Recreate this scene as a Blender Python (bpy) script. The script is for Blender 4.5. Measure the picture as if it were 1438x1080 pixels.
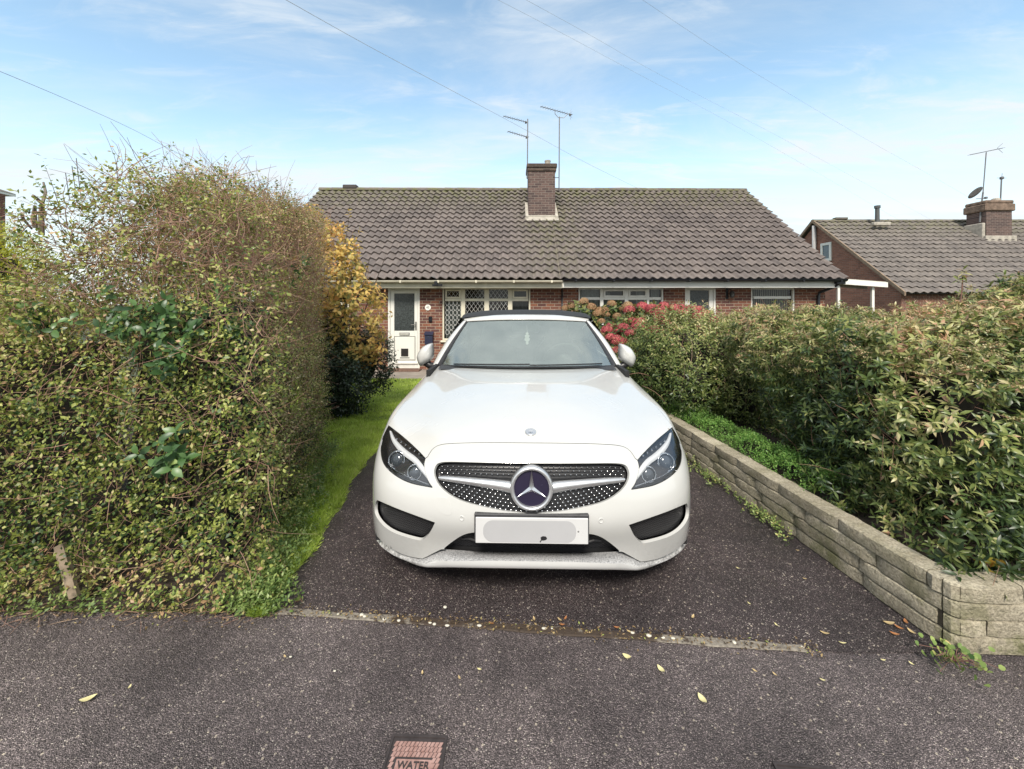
import bpy, math, random
import numpy as np
from mathutils import Vector, Matrix
from mathutils.geometry import delaunay_2d_cdt

# ---------------------------------------------------------------- camera, sky, sun, exposure
F, CX, HY, CH = 565.0, 719.0, 428.0, 1.47      # focal length / centre / horizon in photo pixels, camera height
scene = bpy.context.scene
for o in list(bpy.data.objects): bpy.data.objects.remove(o)
cam_d = bpy.data.cameras.new('camera'); cam = bpy.data.objects.new('camera', cam_d)
scene.collection.objects.link(cam)
cam.location = (0, 0, CH); cam.rotation_euler = (math.radians(90), 0, 0)
cam_d.sensor_width = 36.0; cam_d.sensor_fit = 'HORIZONTAL'
cam_d.lens = 36.0 * F / 1438.0
cam_d.shift_y = -(540.0 - HY) / 1438.0
cam_d.clip_start = 0.02; cam_d.clip_end = 3000
scene.camera = cam

SUN_EL, SUN_AZ = 45.0, 185.0     # azimuth clockwise from +Y (north); sun behind the viewer, to the left
world = bpy.data.worlds.new('World'); scene.world = world; world.use_nodes = True
def build_world():
    nt = world.node_tree; N = nt.nodes; L = nt.links; N.clear()
    def n(t, **k):
        x = N.new(t)
        for a, b in k.items(): setattr(x, a, b)
        return x
    def m(op, a, b=None):
        x = n('ShaderNodeMath', operation=op)
        for i, v in enumerate((a, b)):
            if v is None: continue
            if isinstance(v, (int, float)): x.inputs[i].default_value = v
            else: L.new(v, x.inputs[i])
        return x.outputs[0]
    sky = n('ShaderNodeTexSky'); sky.sky_type = 'NISHITA'; sky.sun_disc = False
    sky.sun_elevation = math.radians(SUN_EL); sky.sun_rotation = math.radians(SUN_AZ)
    sky.air_density = 1.0; sky.dust_density = 0.6; sky.ozone_density = 1.2
    tc = n('ShaderNodeTexCoord'); sp = n('ShaderNodeSeparateXYZ'); L.new(tc.outputs['Generated'], sp.inputs[0])
    x, y, z = sp.outputs
    zz = m('ADD', m('MAXIMUM', z, 0.0), 0.10)
    px = m('DIVIDE', x, zz); py = m('DIVIDE', y, zz)
    cb = n('ShaderNodeCombineXYZ'); L.new(px, cb.inputs[0]); L.new(py, cb.inputs[1])
    def cloud(scale, rot, det, dist, lo, hi, off):
        mp = n('ShaderNodeMapping'); mp.inputs['Scale'].default_value = scale; mp.inputs['Rotation'].default_value = (0, 0, math.radians(rot))
        mp.inputs['Location'].default_value = off
        L.new(cb.outputs[0], mp.inputs[0])
        no = n('ShaderNodeTexNoise'); no.inputs['Scale'].default_value = 1.0; no.inputs['Detail'].default_value = det
        no.inputs['Roughness'].default_value = 0.62; no.inputs['Distortion'].default_value = dist
        L.new(mp.outputs[0], no.inputs['Vector'])
        mr = n('ShaderNodeMapRange'); mr.interpolation_type = 'SMOOTHSTEP'
        mr.inputs['From Min'].default_value = lo; mr.inputs['From Max'].default_value = hi
        L.new(no.outputs['Fac'], mr.inputs[0]); return mr.outputs[0]
    a = cloud((0.55, 1.3, 1), -14, 8, 0.7, 0.38, 0.72, (3.1, 1.7, 0))      # broad streaks
    b = cloud((2.2, 6.0, 1), -20, 9, 0.9, 0.46, 0.78, (0.4, 8.3, 2))       # fine fibres
    g = cloud((0.28, 0.5, 1), 10, 3, 0.2, 0.36, 0.62, (7.0, 2.0, 5))       # where the cloud lies at all
    c = m('MULTIPLY', m('ADD', m('MULTIPLY', a, 0.75), m('MULTIPLY', b, 0.6)), m('ADD', m('MULTIPLY', g, 0.65), 0.62))
    hz = n('ShaderNodeMapRange'); hz.interpolation_type = 'SMOOTHSTEP'
    hz.inputs['From Min'].default_value = 0.42; hz.inputs['From Max'].default_value = 0.0
    hz.inputs['To Max'].default_value = 0.62; L.new(z, hz.inputs[0])
    bk = n('ShaderNodeMapRange'); bk.interpolation_type = 'SMOOTHSTEP'       # white cloud added out of view, behind and overhead, for soft frontal light
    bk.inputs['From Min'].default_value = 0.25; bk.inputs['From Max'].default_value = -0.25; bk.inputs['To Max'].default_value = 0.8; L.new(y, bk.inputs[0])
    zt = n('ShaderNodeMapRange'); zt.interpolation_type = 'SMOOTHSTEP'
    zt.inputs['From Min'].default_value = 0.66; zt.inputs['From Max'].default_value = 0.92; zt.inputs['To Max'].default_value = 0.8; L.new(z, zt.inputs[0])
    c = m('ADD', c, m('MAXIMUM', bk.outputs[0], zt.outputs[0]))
    c = m('MINIMUM', m('ADD', c, hz.outputs[0]), 0.94)
    tint = n('ShaderNodeMix'); tint.data_type = 'RGBA'; tint.blend_type = 'MULTIPLY'; tint.inputs[0].default_value = 1.0
    L.new(sky.outputs[0], tint.inputs[6]); tint.inputs[7].default_value = SKY_TINT
    mx = n('ShaderNodeMix'); mx.data_type = 'RGBA'; L.new(c, mx.inputs[0]); L.new(tint.outputs[2], mx.inputs[6])
    mx.inputs[7].default_value = CLOUD
    bg = n('ShaderNodeBackground'); bg.inputs['Strength'].default_value = SKY_STR
    L.new(mx.outputs[2], bg.inputs[0])
    out = n('ShaderNodeOutputWorld'); L.new(bg.outputs[0], out.inputs[0])
SKY_TINT = (1.72, 1.72, 1.45, 1); CLOUD = (4.6, 4.9, 5.1, 1); SKY_STR = 0.105
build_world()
sun_d = bpy.data.lights.new('sun', 'SUN'); sun_d.energy = 2.7; sun_d.angle = math.radians(14); sun_d.color = (1.0, 0.93, 0.83)
sun = bpy.data.objects.new('sun', sun_d); scene.collection.objects.link(sun)
_az, _el = math.radians(SUN_AZ), math.radians(SUN_EL)
_d = Vector((math.sin(_az) * math.cos(_el), math.cos(_az) * math.cos(_el), math.sin(_el)))
sun.rotation_euler = _d.to_track_quat('Z', 'Y').to_euler(); sun.location = _d * 40
scene.view_settings.view_transform = 'Standard'; scene.view_settings.look = 'None'
scene.view_settings.exposure = 0.9; scene.view_settings.gamma = 1.0
scene.render.engine = 'CYCLES'
scene.cycles.max_bounces = 7; scene.cycles.diffuse_bounces = 3; scene.cycles.glossy_bounces = 4
scene.cycles.transparent_max_bounces = 10; scene.cycles.transmission_bounces = 5
scene.cycles.caustics_reflective = False; scene.cycles.caustics_refractive = False
scene.cycles.sample_clamp_indirect = 6.0
random.seed(7); rng = np.random.default_rng(11)

# ---------------------------------------------------------------- helpers
def W(px, py, Z):
    """photo pixel + real distance -> point"""
    return Vector(((px - CX) / F * Z, Z, CH - (py - HY) / F * Z))
def tag(o, label=None, cat=None, group=None, kind=None):
    if label: o['label'] = label
    if cat: o['category'] = cat
    if group: o['group'] = group
    if kind: o['kind'] = kind
    return o
ORIG = {}
def thing(name, label, cat, loc=(0, 0, 0), rotz=0.0, group=None, local=False):
    o = bpy.data.objects.new(name, None); scene.collection.objects.link(o)
    o.empty_display_size = 0.2
    o.location = loc; o.rotation_euler = (0, 0, rotz)
    ORIG[o.name] = Vector((0, 0, 0)) if local else Vector(loc)
    return tag(o, label, cat, group)
class MB:
    def __init__(s): s.v = []; s.f = []; s.a = []
    def add(s, vs, fs, a=0.0):
        k = len(s.v); s.v.extend([tuple(p) for p in vs]); s.a.extend([a] * len(vs))
        s.f.extend([tuple(i + k for i in f) for f in fs]); return s
    def box(s, x0, x1, y0, y1, z0, z1, a=0.0):
        return s.add([(x0,y0,z0),(x1,y0,z0),(x1,y1,z0),(x0,y1,z0),(x0,y0,z1),(x1,y0,z1),(x1,y1,z1),(x0,y1,z1)],
                     [(0,3,2,1),(4,5,6,7),(0,1,5,4),(1,2,6,5),(2,3,7,6),(3,0,4,7)], a)
    def bbox(s, x0, x1, y0, y1, z0, z1, b=0.006, a=0.0):
        """box with bevelled edges"""
        P = []
        idx = {}
        for sx in (0, 1):
            for sy in (0, 1):
                for sz in (0, 1):
                    for ax in range(3):
                        c = [x1 if sx else x0, y1 if sy else y0, z1 if sz else z0]
                        sg = [-1 if sx else 1, -1 if sy else 1, -1 if sz else 1]
                        for q in range(3):
                            if q != ax: c[q] += sg[q] * b
                        idx[(sx, sy, sz, ax)] = len(P); P.append(c)
        Fs = []
        for ax in range(3):
            o1, o2 = [q for q in range(3) if q != ax]
            for sd in (0, 1):
                r = []
                for (u, w) in ((0,0),(1,0),(1,1),(0,1)):
                    k = [0,0,0]; k[ax] = sd; k[o1] = u; k[o2] = w; r.append(idx[(k[0],k[1],k[2],ax)])
                Fs.append(r)
            # edges along this axis
            for u in (0, 1):
                for w in (0, 1):
                    r = []
                    for (e, which) in ((0, o1), (1, o1), (1, o2), (0, o2)):
                        k = [0,0,0]; k[ax] = e; k[o1] = u; k[o2] = w; r.append(idx[(k[0],k[1],k[2],which)])
                    Fs.append(r)
        for sx in (0, 1):
            for sy in (0, 1):
                for sz in (0, 1): Fs.append([idx[(sx,sy,sz,q)] for q in range(3)])
        cen = Vector(((x0+x1)/2, (y0+y1)/2, (z0+z1)/2)); out = []
        for r in Fs:
            p = [Vector(P[i]) for i in r]; nn = (p[1]-p[0]).cross(p[2]-p[0]); m_ = sum(p, Vector()) / len(p)
            out.append(tuple(r) if nn.dot(m_ - cen) > 0 else tuple(reversed(r)))
        return s.add(P, out, a)
    def quad(s, a, b, c, d, at=0.0): return s.add([a, b, c, d], [(0,1,2,3)], at)
    def tube(s, pts, r, n=8, cap=True, a=0.0):
        pts = [Vector(p) for p in pts]; m_ = len(pts)
        rs = r if hasattr(r, '__len__') else [r] * m_
        vs = []; fs = []; up = None
        for i, p in enumerate(pts):
            t = (pts[min(i+1, m_-1)] - pts[max(i-1, 0)])
            if t.length < 1e-9: t = Vector((0,0,1))
            t.normalize()
            if up is None: up = t.orthogonal().normalized()
            else:
                up = up - t * up.dot(t)
                up = up.normalized() if up.length > 1e-6 else t.orthogonal().normalized()
            b = t.cross(up)
            for k in range(n):
                an = 2 * math.pi * k / n
                vs.append(p + (up * math.cos(an) + b * math.sin(an)) * rs[i])
        for i in range(m_ - 1):
            for k in range(n):
                fs.append((i*n+k, i*n+(k+1)%n, (i+1)*n+(k+1)%n, (i+1)*n+k))
        if cap: fs.append(tuple(range(n))[::-1]); fs.append(tuple(range((m_-1)*n, m_*n)))
        return s.add(vs, fs, a)
    def lathe(s, prof, origin, axis=(0,0,1), n=24, a=0.0):
        """prof: list of (r, h) along axis"""
        ax = Vector(axis).normalized(); u = ax.orthogonal().normalized(); w = ax.cross(u); o = Vector(origin)
        vs = []; fs = []
        for (r, h) in prof:
            for k in range(n):
                an = 2*math.pi*k/n
                vs.append(o + ax*h + (u*math.cos(an) + w*math.sin(an))*r)
        for i in range(len(prof)-1):
            for k in range(n): fs.append((i*n+k, i*n+(k+1)%n, (i+1)*n+(k+1)%n, (i+1)*n+k))
        if prof[0][0] > 1e-5: fs.append(tuple(range(n))[::-1])
        if prof[-1][0] > 1e-5: fs.append(tuple(range((len(prof)-1)*n, len(prof)*n)))
        return s.add(vs, fs, a)
    def prism(s, poly, ext, a=0.0):
        """poly: 3-D points of a planar outline, ext: extrusion vector"""
        e = Vector(ext); P = [Vector(p) for p in poly]; n = len(P)
        vs = P + [p + e for p in P]
        fs = [tuple(range(n))[::-1], tuple(range(n, 2*n))] + [(i, (i+1)%n, n+(i+1)%n, n+i) for i in range(n)]
        return s.add(vs, fs, a)
    def grid(s, P, flip=False, a=0.0):
        """P: list of rows of points"""
        R = len(P); C = len(P[0]); vs = [p for r in P for p in r]
        fs = []
        for i in range(R-1):
            for j in range(C-1):
                q = (i*C+j, i*C+j+1, (i+1)*C+j+1, (i+1)*C+j)
                fs.append(q[::-1] if flip else q)
        return s.add(vs, fs, a)
    def build(s, name, mat, parent=None, smooth=False, angle=None):
        return mesh_obj(name, np.array(s.v, dtype=np.float64).reshape(-1, 3), s.f, mat, parent, smooth, s.a, angle)
def root_of(o):
    while o.parent: o = o.parent
    return o
def mesh_obj(name, V, faces, mat, parent=None, smooth=False, attr=None, angle=None):
    V = np.asarray(V, dtype=np.float64)
    if parent is not None:
        off = ORIG.get(root_of(parent).name, Vector((0,0,0))); V = V - np.array(off)
    me = bpy.data.meshes.new(name)
    if isinstance(faces, np.ndarray):
        nf, k = faces.shape
        me.vertices.add(len(V)); me.vertices.foreach_set('co', V.astype(np.float32).ravel())
        me.loops.add(nf*k); me.loops.foreach_set('vertex_index', faces.astype(np.int32).ravel())
        me.polygons.add(nf); me.polygons.foreach_set('loop_start', np.arange(0, nf*k, k, dtype=np.int32))
        me.polygons.foreach_set('loop_total', np.full(nf, k, dtype=np.int32)); me.update(calc_edges=True)
    else:
        me.from_pydata([tuple(p) for p in V], [], faces); me.update()
    if attr is not None and len(attr) == len(V):
        at = me.attributes.new('rnd', 'FLOAT', 'POINT'); at.data.foreach_set('value', np.asarray(attr, dtype=np.float32))
    if smooth: me.polygons.foreach_set('use_smooth', [True]*len(me.polygons))
    if angle is not None:
        me.polygons.foreach_set('use_smooth', [True]*len(me.polygons))
        me.set_sharp_from_angle(angle=math.radians(angle))
    if mat is not None: me.materials.append(mat)
    o = bpy.data.objects.new(name, me); scene.collection.objects.link(o)
    if parent is not None: o.parent = parent
    return o
def struct(name, mb, mat, **k):
    o = mb.build(name, mat, **k); o['kind'] = 'structure'; return o
def dup(root, loc=None, rotz=None, label=None, group=None, scale=None):
    r = root.copy(); scene.collection.objects.link(r)
    if loc is not None: r.location = loc
    if rotz is not None: r.rotation_euler = (r.rotation_euler[0], r.rotation_euler[1], rotz)
    if scale is not None: r.scale = (scale,)*3
    if label: r['label'] = label
    if group: r['group'] = group
    for ch in list(root.children):
        c = ch.copy(); scene.collection.objects.link(c); c.parent = r
        for g in ch.children:
            d = g.copy(); scene.collection.objects.link(d); d.parent = c
    return r

# ---------------------------------------------------------------- materials
class NB:
    def __init__(s, name):
        s.m = bpy.data.materials.new(name); s.m.use_nodes = True; s.N = s.m.node_tree.nodes; s.L = s.m.node_tree.links
        s.N.clear(); s.out = s.N.new('ShaderNodeOutputMaterial')
    def n(s, t, **k):
        x = s.N.new(t)
        for a, b in k.items(): setattr(x, a, b)
        return x
    def put(s, sock, v):
        if isinstance(v, bpy.types.NodeSocket): s.L.new(v, sock)
        elif isinstance(v, (tuple, list)) and len(v) == 3 and sock.type == 'RGBA': sock.default_value = (*v, 1)
        else: sock.default_value = v
    def math(s, op, a, b=None, c=None):
        x = s.n('ShaderNodeMath', operation=op)
        for i, v in enumerate((a, b, c)):
            if v is not None: s.put(x.inputs[i], v)
        return x.outputs[0]
    def obj(s):
        if not hasattr(s, '_o'): s._o = s.n('ShaderNodeNewGeometry').outputs['Position']
        return s._o
    def loc(s):
        if not hasattr(s, '_l'): s._l = s.n('ShaderNodeTexCoord').outputs['Object']
        return s._l
    def mapping(s, v, scale=(1,1,1), loc=(0,0,0), rot=(0,0,0)):
        x = s.n('ShaderNodeMapping'); s.put(x.inputs[0], v); x.inputs['Scale'].default_value = scale
        x.inputs['Location'].default_value = loc; x.inputs['Rotation'].default_value = rot; return x.outputs[0]
    def noise(s, scale, det=4, rough=0.55, v=None, dist=0.0, col=False):
        x = s.n('ShaderNodeTexNoise'); s.put(x.inputs['Vector'], v if v is not None else s.loc())
        x.inputs['Scale'].default_value = scale; x.inputs['Detail'].default_value = det; x.inputs['Roughness'].default_value = rough
        x.inputs['Distortion'].default_value = dist
        return x.outputs['Color' if col else 'Fac']
    def voro(s, scale, feat='F1', out='Distance', v=None, rnd=1.0):
        x = s.n('ShaderNodeTexVoronoi', feature=feat); s.put(x.inputs['Vector'], v if v is not None else s.loc())
        x.inputs['Scale'].default_value = scale; x.inputs['Randomness'].default_value = rnd; return x.outputs[out]
    def ramp(s, f, stops, interp='LINEAR'):
        x = s.n('ShaderNodeValToRGB'); s.put(x.inputs[0], f); x.color_ramp.interpolation = interp
        el = x.color_ramp.elements
        while len(el) < len(stops): el.new(0.5)
        for e, (p, c) in zip(el, stops):
            e.position = p; e.color = (c, c, c, 1) if isinstance(c, (int, float)) else (*c, 1)
        return x.outputs[0]
    def rng(s, f, a, b, c=0.0, d=1.0, sm=False):
        x = s.n('ShaderNodeMapRange'); s.put(x.inputs[0], f)
        if sm: x.interpolation_type = 'SMOOTHSTEP'
        for i, v in enumerate((a, b, c, d)): x.inputs[1+i].default_value = v
        return x.outputs[0]
    def mix(s, f, a, b, blend='MIX'):
        x = s.n('ShaderNodeMix'); x.data_type = 'RGBA'; x.blend_type = blend
        s.put(x.inputs[0], f); s.put(x.inputs[6], a); s.put(x.inputs[7], b); return x.outputs[2]
    def bump(s, h, dist=0.01, strength=1.0, nrm=None):
        x = s.n('ShaderNodeBump'); s.put(x.inputs['Height'], h); x.inputs['Distance'].default_value = dist
        x.inputs['Strength'].default_value = strength
        if nrm is not None: s.put(x.inputs['Normal'], nrm)
        return x.outputs[0]
    def attr(s, name='rnd'):
        x = s.n('ShaderNodeAttribute'); x.attribute_name = name; return x.outputs['Fac']
    def bsdf(s, col, rough=0.6, **k):
        x = s.n('ShaderNodeBsdfPrincipled'); s.put(x.inputs['Base Color'], col); s.put(x.inputs['Roughness'], rough)
        for a, b in k.items(): s.put(x.inputs[a.replace('_', ' ')], b)
        s.L.new(x.outputs[0], s.out.inputs[0]); s.b = x; return s.m
def simple(name, col, rough=0.5, var=0.12, vs=8.0, metallic=0.0, bump=0.0, bs=60.0, coat=0.0, spec=0.5):
    b = NB(name); n = b.noise(vs, 5)
    c = b.mix(b.rng(n, 0.3, 0.7), tuple(x*(1-var) for x in col), tuple(min(1, x*(1+var)) for x in col))
    k = dict(Metallic=metallic, Coat_Weight=coat)
    if bump > 0: k['Normal'] = b.bump(b.noise(bs, 4), bump)
    m = b.bsdf(c, b.rng(b.noise(vs*3, 3), 0.3, 0.7, rough*0.9, min(1, rough*1.1)), **k)
    b.b.inputs['Specular IOR Level'].default_value = spec
    return m
# ================================================================= THE CAR
CZ0 = 1.87
car = thing('car', 'white convertible with black soft top parked nose-out on the tarmac driveway', 'car',
            (0.0917, CZ0, 0.0), -0.022, local=True)
def cp(dx, py, y):
    """photo offset from the car's centre line + depth behind the nose -> car frame"""
    return (dx / F * (CZ0 + y), y, CH - (py - HY) / F * (CZ0 + y))
TAIL = {  # x, z at columns 2.6, 3.6, 4.3 and the two rear ones
}
R_ = []
def row(front, side):
    R_.append(front + side)
row([(0,.06,.24),(.2,.065,.24),(.38,.085,.23),(.55,.13,.20),(.68,.19,.19),(.785,.25,.19),(.85,.335,.185),(.882,.45,.18),(.885,.79,.18),(.885,1.2,.18),(.885,1.7,.18)],
    [(.885,2.6,.18),(.88,3.5,.2),(.86,4.2,.22),(.70,4.58,.25),(0,4.66,.25)])
row([(0,.035,.33),(.2,.04,.33),(.38,.06,.325),(.56,.105,.31),(.70,.165,.30),(.80,.23,.30),(.857,.315,.30),(.890,.43,.30),(.898,.79,.30),(.897,1.2,.3),(.895,1.7,.3)],
    [(.895,2.6,.3),(.895,3.5,.3),(.875,4.2,.33),(.71,4.62,.35),(0,4.70,.35)])
row([(0,-.005,.43),(.2,0,.43),(.38,.02,.43),(.57,.07,.43),(.715,.14,.43),(.805,.215,.43),(.858,.305,.43),(.890,.44,.43),(.905,.79,.43),(.903,1.2,.43),(.898,1.7,.43)],
    [(.898,2.6,.43),(.903,3.5,.43),(.885,4.2,.45),(.72,4.64,.46),(0,4.72,.46)])
row([(0,.0,.52),(.2,.005,.52),(.38,.028,.52),(.57,.08,.525),(.715,.15,.53),(.805,.225,.535),(.858,.315,.54),(.890,.45,.55),(.907,.79,.55),(.905,1.2,.55),(.90,1.7,.55)],
    [(.90,2.6,.55),(.907,3.5,.56),(.888,4.2,.58),(.72,4.64,.58),(0,4.73,.58)])
row([(0,.025,.61),(.2,.03,.61),(.38,.05,.61),(.56,.11,.61),(.705,.19,.62),(.795,.27,.63),(.85,.36,.64),(.886,.49,.65),(.906,.79,.66),(.904,1.2,.66),(.90,1.7,.66)],
    [(.90,2.6,.67),(.908,3.5,.70),(.888,4.2,.71),(.72,4.62,.71),(0,4.71,.71)])
row([(0,.065,.71),(.2,.07,.71),(.38,.095,.705),(.54,.165,.69),(.675,.26,.69),(.77,.35,.70),(.832,.44,.71),(.873,.56,.73),(.898,.79,.745),(.898,1.2,.76),(.893,1.7,.78)],
    [(.893,2.6,.80),(.905,3.5,.83),(.88,4.2,.84),(.71,4.58,.85),(0,4.67,.85)])
row([(0,.14,.78),(.2,.145,.778),(.37,.17,.77),(.52,.24,.745),(.655,.34,.735),(.752,.44,.745),(.82,.52,.757),(.862,.64,.775),(.883,.82,.79),(.883,1.2,.815),(.876,1.7,.845)],
    [(.874,2.6,.87),(.885,3.5,.90),(.86,4.2,.91),(.69,4.53,.92),(0,4.62,.92)])
row([(0,.22,.82),(.19,.23,.818),(.36,.26,.808),(.50,.33,.79),(.63,.44,.775),(.73,.55,.78),(.80,.65,.79),(.845,.78,.805),(.862,.95,.82),(.862,1.3,.85),(.855,1.75,.88)],
    [(.852,2.6,.91),(.86,3.5,.94),(.84,4.2,.95),(.67,4.50,.955),(0,4.60,.96)])
row([(0,.45,.875),(.18,.46,.872),(.35,.49,.86),(.49,.55,.845),(.61,.65,.83),(.70,.75,.825),(.765,.86,.832),(.812,.98,.842),(.832,1.15,.855),(.84,1.42,.885),(.837,1.80,.912)],
    [(.835,2.6,.94),(.84,3.5,.965),(.82,4.2,.975),(.65,4.46,.98),(0,4.56,.985)])
row([(0,.8,.925),(.17,.81,.922),(.34,.84,.912),(.48,.88,.90),(.59,.95,.885),(.68,1.03,.88),(.737,1.12,.885),(.782,1.22,.893),(.806,1.37,.905),(.822,1.57,.922),(.824,1.87,.936)],
    [(.823,2.6,.96),(.825,3.5,.985),(.805,4.2,.995),(.63,4.43,.997),(0,4.52,1.0)])
row([(0,1.26,.965),(.17,1.27,.963),(.34,1.30,.958),(.47,1.34,.95),(.575,1.4,.943),(.65,1.45,.937),(.715,1.51,.932),(.76,1.58,.93),(.795,1.66,.932),(.808,1.76,.938),(.812,1.95,.948)],
    [(.812,2.6,.97),(.812,3.5,.995),(.79,4.2,1.005),(.61,4.40,1.005),(0,4.48,1.01)])
HALF = np.array(R_)                       # rows x 16 x 3
NV, NU = HALF.shape[0], HALF.shape[1]
UM, VM = NU - 1, NV - 1
mir = HALF[:, :0:-1].copy(); mir[:, :, 0] *= -1
NET0 = np.concatenate([mir, HALF], 1)     # rows x 31 x 3
def pad(A):
    A = np.concatenate([2*A[:1]-A[1:2], A, 2*A[-1:]-A[-2:-1]], 0)
    A = np.concatenate([2*A[:, :1]-A[:, 1:2], A, 2*A[:, -1:]-A[:, -2:-1]], 1)
    return A
def bw(t): return np.stack([(1-t)**3, 3*t**3-6*t**2+4, -3*t**3+3*t**2+3*t+1, t**3], -1) / 6.0
def evalB(PN, u, v):
    u = np.asarray(u, float) + UM; v = np.asarray(v, float)
    i = np.clip(np.floor(u).astype(int), 0, 2*UM-1); j = np.clip(np.floor(v).astype(int), 0, VM-1)
    wu = bw(u-i); wv = bw(v-j)
    out = np.zeros(u.shape + (3,))
    for a in range(4):
        for b in range(4): out += (wv[..., a] * wu[..., b])[..., None] * PN[j+a, i+b]
    return out
uu, vv = np.meshgrid(np.arange(-UM, UM+1), np.arange(0, VM+1))
NET = NET0.copy()
for _ in range(2): NET = NET + (NET0 - evalB(pad(NET), uu, vv)) * 0.7
PN = pad(NET)
def S(u, v): return evalB(PN, u, v)
def SN(u, v):
    e = 1e-3; u = np.asarray(u, float); v = np.asarray(v, float)
    a = S(u+e, v) - S(u-e, v); b = S(u, np.minimum(v+e, VM)) - S(u, np.maximum(v-e, 0))
    n = np.cross(a, b); n /= np.linalg.norm(n, axis=-1, keepdims=True) + 1e-12
    return n     # points outwards
gu, gv = np.meshgrid(np.arange(-0.2, 9.0, 0.02), np.arange(0, VM+1e-6, 0.02))
GP = S(gu, gv); GNm = SN(gu, gv)
view = GP - np.array([0.0, -CZ0, CH])
ok = (np.sum(GNm * view, -1) < 0)
def prj(P): return P[..., 0]*F/(CZ0+P[..., 1]), HY + (CH-P[..., 2])*F/(CZ0+P[..., 1])
gx, gy = prj(GP); gx = np.where(ok, gx, 1e6)
def inv(dx, py, img=True, space=None):
    if space is None: A, B = gx, gy
    else: A, B = space
    k = np.argmin((A-dx)**2 + (B-py)**2); u, v = gu.flat[k], gv.flat[k]
    for _ in range(4):
        e = 1e-3
        def fn(u, v):
            P = S(np.array(u), np.array(v))
            return np.array(prj(P)) if space is None else np.array([P[1], P[2]])
        f0 = fn(u, v); J = np.stack([(fn(u+e, v)-f0)/e, (fn(u, min(v+e, VM+.5))-f0)/e], 1)
        try: d = np.linalg.solve(J, np.array([dx, py]) - f0)
        except Exception: break
        d = np.clip(d, -0.05, 0.05); u += d[0]; v = min(max(v + d[1], 0), VM)
    return (u, v)
SU, SV = 0.15, 0.10                       # parameter -> roughly metres
def crv(pts, n=6, closed=True):
    """Catmull-Rom through 2-D points; a point given as (x, y, 1) is a hard corner"""
    out = []; m = len(pts)
    for i in range(m if closed else m-1):
        p1, p2 = pts[i], pts[(i+1) % m]
        p0 = pts[i-1] if (closed or i > 0) else p1; p3 = pts[(i+2) % m] if (closed or i < m-2) else p2
        if len(p1) > 2: p0 = p1
        if len(p2) > 2: p3 = p2
        for k in range(n):
            t = k/n
            q = [0.5*((2*p1[c]) + (-p0[c]+p2[c])*t + (2*p0[c]-5*p1[c]+4*p2[c]-p3[c])*t*t + (-p0[c]+3*p1[c]-3*p2[c]+p3[c])*t**3) for c in (0, 1)]
            out.append(tuple(q))
    if not closed: out.append(tuple(pts[-1][:2]))
    return out
def pxuv(pts): return np.array([inv(a, b) for a, b in pts])
def pip(P, poly):
    x, y = P[:, 0], P[:, 1]; ins = np.zeros(len(P), bool); n = len(poly); j = n-1
    for i in range(n):
        xi, yi = poly[i]; xj, yj = poly[j]
        c = ((yi > y) != (yj > y)) & (x < (xj-xi)*(y-yi)/(yj-yi+1e-30)+xi); ins ^= c; j = i
    return ins
def offset_poly(P, d):
    """shrink (d>0) a uv polygon by d metres-ish"""
    Q = P * np.array([SU, SV]); n = len(Q)
    area = 0.5*np.sum(Q[:, 0]*np.roll(Q[:, 1], -1) - np.roll(Q[:, 0], -1)*Q[:, 1])
    t = np.roll(Q, -1, 0) - np.roll(Q, 1, 0); t /= np.linalg.norm(t, axis=1, keepdims=True) + 1e-9
    nrm = np.stack([-t[:, 1], t[:, 0]], 1) * (1 if area > 0 else -1)
    return (Q + nrm*d) / np.array([SU, SV])
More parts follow.
